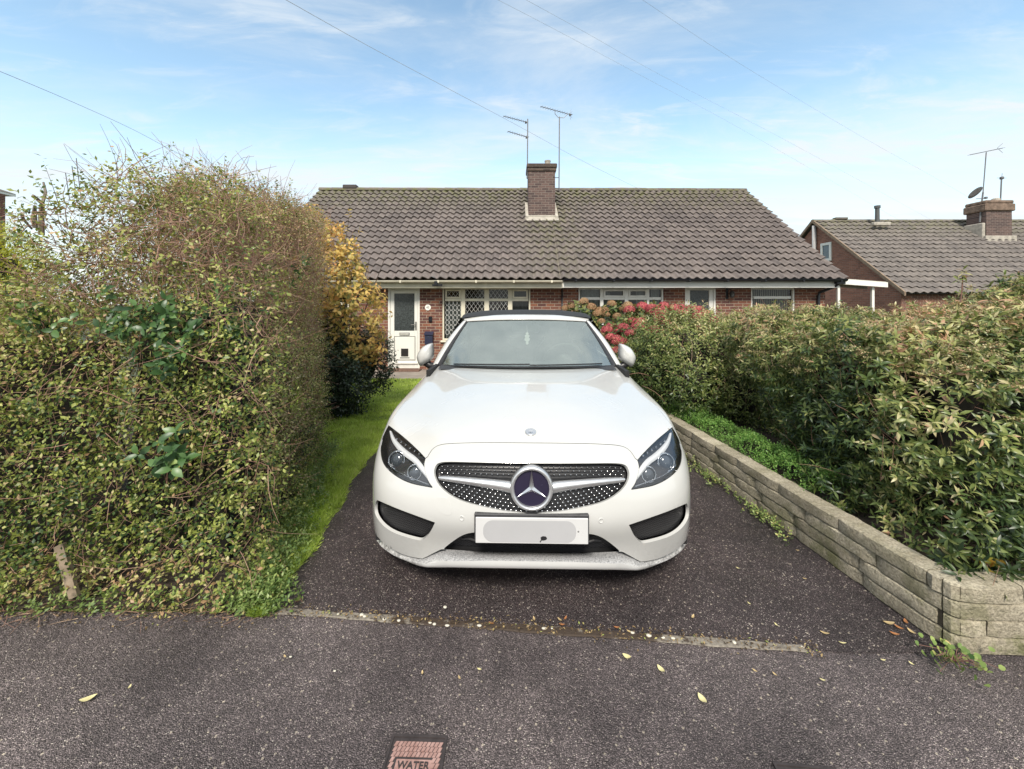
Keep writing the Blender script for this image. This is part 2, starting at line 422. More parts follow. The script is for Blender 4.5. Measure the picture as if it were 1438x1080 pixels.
def patch(name, outer, holes, mat, parent, step=0.015, off=0.0, flange=0.012, keep=None, sm=True, ustep=None):
    sc = np.array([SU, SV]); polys = [np.asarray(outer)*sc] + [np.asarray(h)*sc for h in holes]
    vs = []; es = []
    for P in polys:
        k = len(vs); vs += [Vector(p) for p in P]; es += [(k+i, k+(i+1) % len(P)) for i in range(len(P))]
    O = polys[0]; lo, hi = O.min(0), O.max(0)
    xs = np.arange(lo[0]+step*.5, hi[0], step); ys = np.arange(lo[1]+step*.5, hi[1], step)
    G = np.stack(np.meshgrid(xs, ys), -1).reshape(-1, 2)
    m = pip(G, O)
    for H in polys[1:]: m &= ~pip(G, H)
    G = G[m]
    B = np.concatenate([P for P in polys])
    dm = np.full(len(G), 9.0)
    for b in B: dm = np.minimum(dm, np.abs(G-b).max(1))
    G = G[dm > step*0.35]
    vs += [Vector(p) for p in G]
    r = delaunay_2d_cdt(vs, es, [], 0, 1e-7)
    V2 = np.array([tuple(p) for p in r[0]]); T = np.array([t for t in r[2] if len(t) == 3])
    C = V2[T].mean(1); m = pip(C, O)
    for H in polys[1:]: m &= ~pip(C, H)
    if keep is not None: m &= keep(C/sc)
    T = T[m]
    a = V2[T[:, 1]]-V2[T[:, 0]]; b = V2[T[:, 2]]-V2[T[:, 0]]; cr = a[:, 0]*b[:, 1]-a[:, 1]*b[:, 0]
    T[cr < 0] = T[cr < 0][:, ::-1]; T = T[np.abs(cr) > 1e-10]
    used = np.unique(T); rem = -np.ones(len(V2), int); rem[used] = np.arange(len(used)); T = rem[T]; V2 = V2[used]
    u, v = V2[:, 0]/SU, np.clip(V2[:, 1]/SV, 0, VM); P3 = S(u, v); N3 = SN(u, v)
    P3 = P3 + N3*off
    faces = [tuple(t) for t in T]
    V = [tuple(p) for p in P3]
    if flange > 0:
        cnt = {}
        for t in T:
            for i in range(3):
                e = (t[i], t[(i+1) % 3]); cnt[(min(e), max(e))] = cnt.get((min(e), max(e)), []) + [e]
        bd = [e[0] for e in cnt.values() if len(e) == 1]
        ids = {}
        for e in bd:
            for i in e:
                if i not in ids:
                    ids[i] = len(V); V.append(tuple(P3[i])); V.append(tuple(P3[i]-N3[i]*flange))
        for (a_, b_) in bd: faces.append((ids[b_], ids[a_], ids[a_]+1, ids[b_]+1))
    o = mesh_obj(name, np.array(V), faces, mat, parent)
    nt = len(T); sml = [True]*nt + [True]*(len(faces)-nt); o.data.polygons.foreach_set('use_smooth', sml)
    return o
def mirr(P): Q = np.array(P); Q = Q.copy(); Q[:, 0] *= -1; return Q[::-1]

# --- car materials
def car_paint():
    b = NB('white_car_paint')
    d = b.noise(40, 6, 0.7); big = b.noise(2.2, 3)
    col = b.mix(b.rng(big, .3, .7), (.515, .515, .50), (.535, .535, .52))
    z = b.n('ShaderNodeSeparateXYZ'); b.put(z.inputs[0], b.loc())
    dirt = b.math('MULTIPLY', b.rng(z.outputs[2], .42, .18, 0, 1, True), b.rng(d, .42, .72))
    col = b.mix(b.math('MULTIPLY', dirt, .10), col, (.22, .19, .15))
    orange = b.bump(b.noise(900, 2), 0.00001)
    m = b.bsdf(col, b.rng(b.noise(4, 3), .3, .7, .24, .28), Coat_Weight=1.0, Coat_Roughness=0.03, Normal=orange)
    return m
PAINT = car_paint()
BLACKPL = simple('black_plastic', (.018, .018, .02), .38, .2, 20)
TRIMGREY = simple('dark_trim', (.03, .03, .033), .55, .3, 30, bump=.0008)
CHROME = simple('chrome', (.82, .82, .83), .12, .04, 20, metallic=1)
SATIN = simple('satin_silver', (.66, .66, .67), .30, .05, 20, metallic=.85)
INNER = simple('underbody_black', (.01, .01, .011), .8, .2, 10)
RUBBER = simple('rubber', (.02, .02, .02), .8, .25, 30)
def mesh_lattice(name, pitch):
    b = NB(name); s = b.n('ShaderNodeSeparateXYZ'); b.put(s.inputs[0], b.loc())
    x, z = s.outputs[0], s.outputs[2]
    p = b.math('ABSOLUTE', b.math('SINE', b.math('MULTIPLY', b.math('ADD', x, b.math('MULTIPLY', z, 1.75)), math.pi/pitch)))
    q = b.math('ABSOLUTE', b.math('SINE', b.math('MULTIPLY', b.math('SUBTRACT', x, b.math('MULTIPLY', z, 1.75)), math.pi/pitch)))
    line = b.math('SUBTRACT', 1.0, b.rng(b.math('MINIMUM', p, q), .12, .42, 0, 1, True))
    col = b.mix(line, (.004, .004, .005), (.034, .034, .042))
    return b.bsdf(col, .45, Normal=b.bump(line, .006))
GMESH = mesh_lattice('intake_mesh', .019)
def wet_lip():
    b = NB('lip_paint_wet'); n = b.noise(160, 3); v = b.voro(240)
    drop = b.rng(v, .18, .34, 1, 0, True)
    s = b.n('ShaderNodeSeparateXYZ'); b.put(s.inputs[0], b.loc())
    side = b.rng(b.math('ABSOLUTE', s.outputs[0]), .5, .62, 0, 1, True)
    dirt = b.math('MULTIPLY', b.rng(b.noise(30, 6, .75), .36, .6), b.math('ADD', b.math('MULTIPLY', side, .75), .02))
    up = b.n('ShaderNodeSeparateXYZ'); b.put(up.inputs[0], b.n('ShaderNodeNewGeometry').outputs['Normal'])
    upf = b.rng(up.outputs[2], .35, .8, 0, 1, True)
    col = b.mix(dirt, (.78, .78, .77), (.07, .065, .06))
    col = b.mix(b.math('MULTIPLY', upf, .8), col, b.mix(b.rng(n, .35, .65), (.10, .10, .11), (.42, .42, .43)))
    return b.bsdf(col, .25, Normal=b.bump(b.math('MULTIPLY', drop, upf), .003), Coat_Weight=.5)
LIP = wet_lip()
def glass_mat(name, tint, refl, rough=0.02):
    b = NB(name); t = b.n('ShaderNodeBsdfTransparent'); b.put(t.inputs[0], tint)
    g = b.n('ShaderNodeBsdfGlossy'); b.put(g.inputs[0], (1, 1, 1)); g.inputs['Roughness'].default_value = rough
    lw = b.n('ShaderNodeLayerWeight'); lw.inputs[0].default_value = .35
    f = b.math('ADD', b.math('MULTIPLY', lw.outputs['Fresnel'], .8), refl)
    mx = b.n('ShaderNodeMixShader'); b.put(mx.inputs[0], b.math('MINIMUM', f, 1.0)); b.L.new(t.outputs[0], mx.inputs[1]); b.L.new(g.outputs[0], mx.inputs[2])
    b.L.new(mx.outputs[0], b.out.inputs[0]); return b.m
def screen_glass():
    b = NB('windscreen_glass')
    t = b.n('ShaderNodeBsdfTransparent'); b.put(t.inputs[0], (.74, .86, .80))
    g = b.n('ShaderNodeBsdfGlossy'); b.put(g.inputs[0], (.90, 1.0, .96)); g.inputs['Roughness'].default_value = .03
    film = b.n('ShaderNodeBsdfDiffuse'); b.put(film.inputs[0], (.55, .60, .57))     # pale film painted in to brighten the glass like reflected sky
    lw = b.n('ShaderNodeLayerWeight'); lw.inputs[0].default_value = .5
    f = b.math('ADD', b.math('MULTIPLY', lw.outputs['Fresnel'], .65), .27)
    mx = b.n('ShaderNodeMixShader'); b.put(mx.inputs[0], b.math('MINIMUM', f, .95)); b.L.new(t.outputs[0], mx.inputs[1]); b.L.new(g.outputs[0], mx.inputs[2])
    m2 = b.n('ShaderNodeMixShader'); b.put(m2.inputs[0], b.rng(b.noise(3.0, 5), .3, .7, .05, .16))
    b.L.new(mx.outputs[0], m2.inputs[1]); b.L.new(film.outputs[0], m2.inputs[2]); b.L.new(m2.outputs[0], b.out.inputs[0]); return b.m
SCREEN = screen_glass()
LENS = glass_mat('lens_glass', (.93, .94, .95), .06, .01)
SOFT = simple('soft_top_fabric', (.022, .023, .026), .85, .25, 40, bump=.0006, bs=300)

# --- outlines, right half, photo offsets from centre line
hl = crv([(139.5,686,1),(146,676),(151,657),(149,645,1),(160,633),(179,615),(199.5,598.5,1),(208,615),(211.5,636),(207,654),(192,669),(170,680)], 5)
grille_r = [(0,650.5),(40,650.5),(80,650),(115,649.5),(129,651),(135,656),(137,666),(133,678),(124,689),(110,699),(92,706.5),(65,713),(35,718.5),(0,721.5)]
sidei = crv([(136,735.5,1),(160,727),(190,716),(217,704.5,1),(220.5,711),(219,726),(208,741),(190,752),(160,760.5),(152,759,1),(144,751)], 5)
hoodf = [(0,622),(40,622),(80,622.4),(115,623.8),(130,626.5),(138,631.5),(143,638),(147.5,646)]
hoodg = [(199.5,598.5),(193,589),(184,577),(173,564),(161,550),(149,536),(139,525.5)]
HLuv = pxuv(hl); SIuv = pxuv(sidei)
GRuv = pxuv(crv([(x, y) for x, y in grille_r], 4, False)); GRuv[0, 0] = 0; GRuv[-1, 0] = 0
GRf = np.concatenate([GRuv, mirr(GRuv)[1:-1]])
HFuv = pxuv(crv(hoodf, 4, False)); HFuv[0, 0] = 0
HTuv = pxuv(crv([(149,645,1),(160,633),(179,615),(199.5,598.5,1)], 5, False))
HGuv = pxuv(crv(hoodg, 4, False))
ug = HGuv[-1][0]
hood_half = np.concatenate([HFuv[:-2], HTuv, HGuv[1:], [(ug+.02, VM)]])
hood_full = np.concatenate([hood_half, mirr(hood_half)[:-1]])
# bottom notch of the bumper
nb = [(0,776.5),(60,776),(110,774.5),(125,773),(133,776),(151,785.5),(158,786.5),(175,783),(195,774),(210,763),(220,752)]
nuv = pxuv(crv(nb, 4, False)); nuv[0, 0] = 0
low_half = np.concatenate([nuv, [(nuv[-1][0]+.06, nuv[-1][1]-.3), (nuv[-1][0]+.1, -.3), (0, -.3)]])
low_full = np.concatenate([low_half, mirr(low_half)[1:-1]])
# lower intake: opening above the splitter
li = [(0,747.5),(45,747.5),(78,748.5),(95,752),(110,761),(123,771.5,1),(115,776.5),(60,778.5),(0,779)]
liuv = pxuv(crv(li, 4, False)); liuv[0, 0] = 0; liuv[-1, 0] = 0
LIf = np.concatenate([liuv, mirr(liuv)[1:-1]])
def arch(yc, zc, r, u0, u1):
    A, B = np.meshgrid(np.arange(u0, u1, .02), np.arange(0, 7, .02)); P = S(A, B); out = []
    for k in range(33):
        an = math.pi*1.24*k/32 - math.pi*.12; ty, tz = yc - r*math.cos(an), zc + r*math.sin(an)
        i = np.argmin((P[..., 1]-ty)**2 + (P[..., 2]-tz)**2); out.append((A.flat[i], B.flat[i]))
    out = np.array(out); out = np.concatenate([[(out[0][0], -.4)], out, [(out[-1][0], -.4)]]); return out[::-1]
AF = arch(.79, .33, .365, 6.8, 9.6); AR = arch(3.63, .33, .365, 11.0, 13.6)
rect = np.array([(-UM, 0), (UM, 0), (UM, VM), (-UM, VM)], float)
# subdivide rect edges
rr = []
for i in range(4):
    a, b_ = rect[i], rect[(i+1) % 4]
    n_ = 120 if i % 2 == 0 else 20
    for k in range(n_): rr.append(a + (b_-a)*k/n_)
rr = np.array(rr)
ex = [offset_poly(HLuv, -.002), offset_poly(mirr(HLuv), -.002), GRf, SIuv, mirr(SIuv), LIf, low_full, AF, mirr(AF)[::1], AR, mirr(AR),
      offset_poly(hood_full, -.0028)]
patch('body', rr, ex, PAINT, car, step=.022, flange=.016)
patch('hood', offset_poly(hood_full, .0024), [], PAINT, car, step=.022, flange=.014)
# inner dark shell behind the gaps
sh = np.array([(u, v) for u, v in rr])
shell_ex = [AF, mirr(AF), AR, mirr(AR), offset_poly(HLuv, .01), offset_poly(mirr(HLuv), .01), GRf, SIuv, mirr(SIuv), LIf]
patch('inner_structure', rr, shell_ex, INNER, car, step=.06, off=-.05, flange=0)
# --- grille
gback = patch('grille', offset_poly(GRf, -.004), [], BLACKPL, car, step=.02, off=-.035, flange=0)
def on(dx, py, off=0.0):
    s_ = -1 if dx < 0 else 1
    u, v = inv(abs(dx), py); P = S(np.array(u), np.array(v)) + SN(np.array(u), np.array(v))*off
    return Vector((P[0]*s_, P[1], P[2]))
def onn(dx, py):
    u, v = inv(abs(dx), py); n = SN(np.array(u), np.array(v)); return Vector((n[0]*(-1 if dx < 0 else 1), n[1], n[2]))
# chrome-tipped studs, staggered in arcs
st = MB(); gpoly = np.array(crv([(x, y) for x, y in grille_r], 4, False))
gfull = np.concatenate([gpoly, (gpoly*np.array([-1, 1]))[::-1][1:-1]])
barp = lambda x: (671.5 + 9.5*(1-abs(x)/137.0)**1.0*1.0, 4.8 + 6.0*(1-abs(x)/137.0))
cand = []
def gcurve(k, x):                # rows follow the top edge at the top and the lower edge at the bottom
    if k < 6: return 652.2 + k*5.6 + .0*x
    return None
for k in range(0, 5):
    for i in range(-18, 19):
        x = i*8.0 + (4.0 if k % 2 else 0); y = 654.8 + k*4.9 + 5.0*(1-(x/137.0)**2)*k/5.0
        bc, bh = barp(x)
        if y < bc - bh - 1.2: cand.append((x, y, .9))
for k in range(0, 9):
    for i in range(-22, 23):
        x = i*7.4 + (3.7 if k % 2 else 0)
        yb = 719.5 - 23*(abs(x)/110.0)**2.2
        y = yb - k*5.3*(1-.10*abs(x)/110)
        bc, bh = barp(x)
        if y > bc + bh + 1.5: cand.append((x, y, 1.15))
cp_ = np.array([(a, b) for a, b, c in cand]); inside = pip(cp_, gfull*np.array([.985, 1.0]))
for (x, y, s_), okk in zip(cand, inside):
    if not okk or (x*x + (y-685.5)**2) < 33.0**2 or abs(x) > 134: continue
    p = on(x, min(y, 720), -.018); r = .0038*s_
    st.lathe([(r*.8, -.012), (r, 0), (r*.75, .0022), (0, .003)], p, onn(x, y), 6)
st.build('grille_studs', CHROME, gback, smooth=True)
# fine black ribs behind the studs
rb = MB()
for k in range(0, 14):
    pts = []
    for i in range(-32, 33):
        x = i*4.1; t_ = k/13.0; yt = 652.5; yb = 719.5 - 23*(abs(x)/110.0)**2.2
        y = yt + (yb-yt)*t_
        if pip(np.array([(x, y)]), gfull)[0]: pts.append(on(x, y, -.029))
    if len(pts) > 2: rb.tube(pts, .0028, 4)
rb.build('grille_ribs', TRIMGREY, gback)
# chrome-silver bar either side of the emblem
for sg in (-1, 1):
    bm_ = MB(); P = []
    for i in range(15):
        x = 30 + (130.5-30)*i/14.0; t_ = i/14.0
        top = 676.5 - 8.5*t_**.8; bot = 693.5 - 17.0*t_**.85
        if i == 14: top += 1.2; bot -= 1.2
        rowp = []
        for q in range(9):
            a_ = q/8.0; y = top + (bot-top)*a_; d = -.012 + .016*math.sin(math.pi*a_)**.6
            rowp.append(on(sg*x, y, d))
        P.append(rowp)
    bm_.grid(P, flip=(sg < 0)); bm_.build('grille_bar', SATIN, gback, smooth=True)
# slim surround lip of the grille (body coloured edge) is the body flange; emblem
ec = on(0, 685.5, .0); ecn = Vector((0, -1, .10)).normalized(); er = 30.5/F*(CZ0+ec.y)
em = MB(); o_ = ec + ecn*.004
em.lathe([(er*.80, -.03), (er*.80, .004), (er*.83, .011), (er*.90, .0145), (er*.97, .010), (er, .002), (er, -.03)], o_, ecn, 64)
emb = em.build('emblem', SATIN, gback, smooth=True)
dk = MB(); dk.lathe([(er*.81, -.004), (0, -.003)], o_, ecn, 48); dk.build('emblem_backing', simple('emblem_navy', (.018, .014, .036), .25, .1), emb)
u_ = Vector((1, 0, 0)); w_ = ecn.cross(u_)*-1
if w_.z < 0: w_ = -w_
stv = MB()
for k in range(3):
    an = math.radians(90 + 120*k)
    d_ = u_*math.cos(an) + w_*math.sin(an); l_ = u_*math.cos(an+math.radians(60)) + w_*math.sin(an+math.radians(60)); r_ = u_*math.cos(an-math.radians(60)) + w_*math.sin(an-math.radians(60))
    tip = o_ + d_*er*.82 + ecn*.003; a_ = o_ + l_*er*.13 + ecn*.0; b_ = o_ + r_*er*.13; c_ = o_ + ecn*.013
    stv.add([tip, a_, c_, b_], [(0, 1, 2), (0, 2, 3)])
stv.build('emblem_star', CHROME, emb)
# hood badge
hp = on(0, 607, .001); hn = onn(0, 607)
hb = MB(); hr = .0285
hb.lathe([(hr, 0), (hr, .0025), (hr*.86, .004), (hr*.80, .0028), (hr*.62, .0028), (hr*.56, .004), (hr*.5, .0026), (0, .0026)], hp, hn, 36)
bdg = hb.build('hood_badge', SATIN, car, smooth=True)
hw = hn.cross(Vector((1, 0, 0))); hw = hw if hw.z > 0 else -hw; hw.normalize()
sb = MB()
for k in range(3):
    an = math.radians(90+120*k); d_ = Vector((1,0,0))*math.cos(an) + hw*math.sin(an)
    e1 = Vector((1,0,0))*math.cos(an+math.pi/2) + hw*math.sin(an+math.pi/2)
    sb.add([hp+d_*hr*.56+hn*.004, hp+e1*hr*.09+hn*.0035, hp-e1*hr*.09+hn*.0035], [(0, 1, 2)])
sb.build('badge_star', CHROME, bdg)
# --- side intakes + lower intake
for nm, poly in (('side_intake', SIuv), ('side_intake', mirr(SIuv))):
    patch(nm, offset_poly(poly, -.002), [], GMESH, car, step=.02, off=-.028, flange=0)
patch('lower_intake', offset_poly(LIf, -.004), [], GMESH, car, step=.02, off=-.045, flange=0)
bar = MB(); bar.tube([on(x, 768 if abs(x) < 90 else 765, -.03) for x in range(-100, 101, 10)], .006, 6); bar.build('intake_slat', BLACKPL, car)
# --- splitter: ledge, front band, underside; wraps round to the wheel arches
SPL = [(0,776,.085, 786,.0, 799.5,.012),(60,776,.09,786,.003,799.5,.015),(110,773.5,.105,787.5,.02,799.3,.035),(126,773,.125,787.5,.045,799.3,.06),(140,779,.13,791,.085,799.5,.095),(151,786,.135,792,.105,799,.115),
       (163,786,.155,791,.14,796,.15),(180,781,.20,787,.185,789,.195),(196,773,.255,780,.24,781,.25),(210,762,.33,770,.315,769,.325),(217,753,.395,760,.39,761,.395)]
sA = np.array([cp(a, b, c) + cp(a, d, e) + cp(a, f, g) for a, b, c, d, e, f, g in SPL])
def dens(A, n=6):
    out = []
    for i in range(len(A)-1):
        p0 = A[max(i-1, 0)]; p1 = A[i]; p2 = A[i+1]; p3 = A[min(i+2, len(A)-1)]
        for k in range(n):
            t = k/n; out.append(.5*(2*p1+(-p0+p2)*t+(2*p0-5*p1+4*p2-p3)*t*t+(-p0+3*p1-3*p2+p3)*t**3))
    out.append(A[-1]); return np.array(out)
D = dens(sA); Dm = D[::-1][:-1].copy(); Dm[:, [0, 3, 6]] *= -1; D = np.concatenate([Dm, D])
def ev(a, b, t): return a + (b-a)*t
P = []
for r_ in D:
    A_, B_, C_ = r_[0:3], r_[3:6], r_[6:9]; back = C_ + np.array([0, .16, .01]); top = A_ + np.array([0, .012, -.022])
    P.append([top, A_, ev(A_, B_, .5)+np.array([0, 0, .001]), ev(A_, B_, .9), ev(B_, C_, .12)-np.array([0, .004, 0]), ev(B_, C_, .5)-np.array([0, .004, 0]), ev(B_, C_, .9), C_+np.array([0, .006, -.002]), back])
mbs = MB(); mbs.grid([[tuple(q) for q in r_] for r_ in P]); mbs.build('front_splitter', LIP, car, angle=50)
# --- headlights
def lens_pts(pts): return [on(a, b) for a, b in pts]
HB = simple('headlamp_housing', (.05, .05, .055), .25, .2, 20, metallic=.3)
HCH = simple('headlamp_chrome', (.75, .76, .78), .10, .05, 20, metallic=1)
DRL = simple('daylight_strip', (.80, .81, .82), .18, .04, 10, coat=.5)
LENSD = simple('projector_lens', (.06, .07, .085), .04, .1, 10, coat=1.0, metallic=.2)
for sg in (1, -1):
    poly = HLuv if sg > 0 else mirr(HLuv)
    bowl = patch('headlight', offset_poly(poly, -.001), [], HB, car, step=.012, off=-.05, flange=-.0)
    # wall between bowl and rim
    w = MB(); Q = offset_poly(poly, -.001); u, v = Q[:, 0], Q[:, 1]; P0 = S(u, v); N0 = SN(u, v); n_ = len(Q)
    R1 = [tuple(P0[i % n_]-N0[i % n_]*.003) for i in range(n_+1)]; R2 = [tuple(P0[i % n_]-N0[i % n_]*.052) for i in range(n_+1)]
    w.grid([R1, R2], flip=True); w.build('housing_wall', BLACKPL, bowl)
    def strip(name, spine, widths, depth, mat, bulge=.004):
        P = []
        for i, (x, y) in enumerate(spine):
            a = spine[max(i-1, 0)]; b = spine[min(i+1, len(spine)-1)]; t = Vector((b[0]-a[0], b[1]-a[1])).normalized(); nn = Vector((-t.y, t.x))
            r0 = []
            for q in range(7):
                s_ = (q/6.0-.5)*2
                r0.append(on(sg*(x+nn.x*s_*widths[i]/2), y+nn.y*s_*widths[i]/2, depth + bulge*(1-s_*s_)))
            P.append(r0)
        m_ = MB(); m_.grid(P, flip=(sg < 0)); return m_.build(name, mat, bowl, smooth=True)
    sp = crv([(199.5,604),(196,614),(188,625),(178,635),(167,644),(158,656),(150,669),(143,682)], 3, False)
    k_ = len(sp); wd = [3.2 + 6.0*math.sin(math.pi*min(1, (i/(k_-1))*.95+.05))**1.0 for i in range(k_)]
    strip('light_strip', sp, wd, -.022, DRL, .008)
    sp2 = crv([(206,650),(196,660),(180,669),(163,676),(148,682)], 3, False)
    strip('chrome_trim', sp2, [2.2]*len(sp2), -.02, HCH, .003)
    # upper row of small facets
    for i in range(7):
        fc = MB()
        t = i/6.0; x = 190-36*t; y = 613.5+24.5*t; p = on(sg*x, y, -.030); n2 = onn(sg*x, y)
        fc.lathe([(.0085, 0), (.0085, .004), (.006, .009), (0, .010)], p, n2, 6); fc.build('facet', HCH, bowl)
    for (x, y, r) in ((194, 641, 11.0), (170, 660.5, 9.5)):
        p = on(sg*x, y, -.045); dr = (Vector((0, -1, .05)) + onn(sg*x, y)*.5).normalized(); rr_ = r/F*(CZ0+p.y)
        m_ = MB(); m_.lathe([(rr_*1.18, .0), (rr_*1.16, .016), (rr_*1.02, .018), (rr_*.93, .010), (rr_*.93, 0)], p, dr, 28); rg = m_.build('reflector', HCH, bowl, smooth=True)
        m_ = MB(); m_.lathe([(rr_*.92, .002)] + [(rr_*.88*math.cos(a_), .006+rr_*.42*math.sin(a_)) for a_ in (0, .3, .6, .9, 1.2, 1.57)], p, dr, 28); m_.build('projector_lens', LENSD, bowl, smooth=True)
    patch('headlight_lens', offset_poly(poly, .001), [], LENS, car, step=.012, off=-.001, flange=.004)
# --- number plate with its dark holder
pl = MB(); c0 = cp(-79, 762.6, -.016); c1 = cp(78.6, 726.6, -.016)
PLM = simple('plate_white', (.56, .56, .56), .45, .03, 10)
hold = MB(); hold.bbox(c0[0]-.007, c1[0]+.006, -.014, .03, c0[2]+.01, c1[2]+.012, .004); plate_h = hold.build('plate_holder', TRIMGREY, car)
pl.bbox(c0[0], c1[0], -.022, -.0145, c0[2], c1[2], .002); plate = pl.build('number_plate', PLM, plate_h)
def rrect(x0, x1, z0, z1, r, y, n=6):
    out = []
    for cx_, cz_, a0 in ((x1-r, z1-r, 0), (x0+r, z1-r, 90), (x0+r, z0+r, 180), (x1-r, z0+r, 270)):
        for k in range(n+1):
            a = math.radians(a0+90*k/n); out.append((cx_+r*math.cos(a), y, cz_+r*math.sin(a)))
    return out
sm = MB(); zc_ = (c0[2]+c1[2])/2
P_ = rrect(c0[0]+.035, c1[0]-.055, c0[2]+.006, c1[2]-.012, .045, -.0226, 10); sm.add(P_, [tuple(range(len(P_)))[::-1]]); sm.build('smear_patch', simple('smear_grey', (.40, .40, .41), .5, .04, 6), plate)  # grey smear added over the plate where the lettering is blurred out
mk = MB(); bx, bz = c0[0]+.298, c0[2]+.006
mk.prism([(bx+x, -.0232, bz+z) for x, z in ((0, 0), (.006, .010), (.016, .010), (.028, .014), (.031, .022), (.024, .029), (.010, .030), (.001, .024), (.003, .014), (-.003, .004))], (0, .0004, 0)); mk.build('dark_mark', BLACKPL, plate)
mk = MB(); mk.lathe([(.004, 0), (.004, .001), (0, .001)], (c1[0]-.045, -.0222, zc_+.0), (0, -1, 0), 10); mk.build('plate_screw', SATIN, plate)
# --- parking sensors, towing-eye cover
for dx, py in ((-98.5, 729), (97, 730)):
    m_ = MB(); p = on(dx, py, -.001); m_.lathe([(.0125, 0), (.0125, .002), (.0105, .0035), (.0095, .0022), (0, .0022)], p, onn(dx, py), 20); m_.build('parking_sensor', PAINT, car, smooth=True)
tc_ = crv([(-138,703),(-131,699.5),(-120,700),(-114,708),(-111.5,721),(-116,725.5),(-125,723.5),(-134,715)], 5)
TU = np.array([(lambda q: (-q[0], q[1]))(inv(abs(a), b)) for a, b in tc_])
ring = offset_poly(TU, .0022)
ringo = MB(); u, v = TU[:, 0], TU[:, 1]; A1 = S(u, v)+SN(u, v)*.0006; A2 = S(ring[:, 0], ring[:, 1])+SN(ring[:, 0], ring[:, 1])*.0022
L1 = [tuple(p) for p in A1]+[tuple(A1[0])]; L2 = [tuple(p) for p in A2]+[tuple(A2[0])]
patch('towing_cover', ring, [], PAINT, car, step=.02, off=.0012, flange=.003)
# --- windscreen, header, pillars
def glass_pt(t, s):       # t -1..1 across, s 0 bottom .. 1 top
    xb, xt = .752*t, .568*t
    B = Vector((xb, 1.30+.56*xb*xb, .968-.06*xb*xb)); T = Vector((xt, 1.87+.30*xt*xt, 1.331-.066*xt*xt))
    p = B.lerp(T, s); bul = .018*math.sin(math.pi*s); return p + Vector((0, -bul*.5, bul*.85))
ws = MB(); ws.grid([[glass_pt(-1+2*j/28, i/12) for j in range(29)] for i in range(13)]); screen = ws.build('windscreen', SCREEN, car, smooth=True)
# black edge band round the glass
bb = MB()
def inset_pt(t, s, up): p = glass_pt(t, s); return p + Vector((0, -.002, .0035))*up
NJ = 28
bb.grid([[inset_pt(-1+2*j/NJ, s, 1) for j in range(NJ+1)] for s in (0, .012, .026)])
bb.grid([[inset_pt(-1+2*j/NJ, s, 1) for j in range(NJ+1)] for s in (.985, 1.0)])
for sg in (-1, 1):
    rows = [[inset_pt(sg*t, i/12, 1) for t in (.982, 1.0)] for i in range(13)]
    bb.grid(rows, flip=sg < 0)
bb.build('glass_edge', BLACKPL, screen, smooth=True)
for sg in (-1, 1):
    pr = MB(); gk = MB(); P = []; Q = []
    for i in range(15):
        s = i/14; g_ = glass_pt(sg, s); outb = Vector((sg*.842, 1.70, .926)); outt = Vector((sg*.628, 2.04, 1.298)); o2 = outb.lerp(outt, s); o2.z += .02*math.sin(math.pi*s); o2.x += sg*.012*math.sin(math.pi*s)
        gi = g_.lerp(o2, .10 + .28*(1-s)) + Vector((0, -.004, .008))
        Q.append([g_ + Vector((0, 0, .001)), g_.lerp(gi, .5) + Vector((0, 0, -.004)), gi])
        P.append([gi + Vector((0, .012, -.012)), gi, gi.lerp(o2, .3) + Vector((0, -.006, .010)), gi.lerp(o2, .7) + Vector((sg*.003, -.002, .008)), o2, o2 + Vector((sg*.004, .03, -.02)), o2 + Vector((-sg*.02, .06, -.03))])
    gk.grid(Q, flip=sg < 0); gk.build('pillar_gasket', TRIMGREY, car, smooth=True)
    pr.grid(P, flip=sg < 0); pr.build('windscreen_pillar', PAINT, car, smooth=True)
hd = MB(); P = []
for (dy, dz, sx) in ((-.004, -.003, 1.0), (-.006, .010, 1.0), (.012, .024, 1.03), (.05, .040, 1.08), (.10, .046, 1.10)):
    P.append([Vector((glass_pt(-1+2*j/NJ, 1).x*sx, glass_pt(-1+2*j/NJ, 1).y+dy, glass_pt(-1+2*j/NJ, 1).z+dz - (.012*abs(-1+2*j/NJ)**4 if dz > .02 else 0))) for j in range(NJ+1)])
hd.grid(P); hd.build('windscreen_header', PAINT, car, smooth=True)
# --- soft top
RY = [(1.955, 1.366, .615, 1.335), (2.05, 1.392, .635, 1.345), (2.3, 1.412, .66, 1.348), (2.7, 1.415, .67, 1.335), (3.1, 1.375, .66, 1.28), (3.45, 1.27, .64, 1.17), (3.75, 1.12, .63, 1.06), (3.92, 1.02, .66, 1.0)]
so = MB(); P = []
for (y, zc, wd_, ze) in RY:
    r0 = []
    for j in range(25):
        t = -1+2*j/24; x = wd_*math.sin(t*math.pi/2*.98)/math.sin(math.pi/2*.98)
        r0.append((x, y + .05*t*t*(1 if y < 2.2 else 0), ze + (zc-ze)*(1-abs(t)**2.6)))
    P.append(r0)
so.grid(P)
# sides of the hood behind the door glass
for sg in (-1, 1):
    so.grid([[(sg*wd_, y, ze) for (y, zc, wd_, ze) in RY[3:]], [(sg*.80, y, .985) for (y, *_r) in RY[3:]]], flip=sg > 0)
so.build('soft_top', SOFT, car, smooth=True)
SIDEG = glass_mat('side_glass', (.25, .28, .27), .12)
for sg in (-1, 1):
    P = [[(sg*(.636+(.80-.636)*i/6+.01*math.sin(math.pi*i/6)), y+(1.75-2.05)*(i/6)*(1 if y < 2.1 else 0), ze+(.965-ze)*i/6) for (y, _a, _b, ze) in RY[1:5]] for i in range(7)]
    g_ = MB(); g_.grid(P, flip=sg > 0); g_.build('side_window', SIDEG, car, smooth=True)
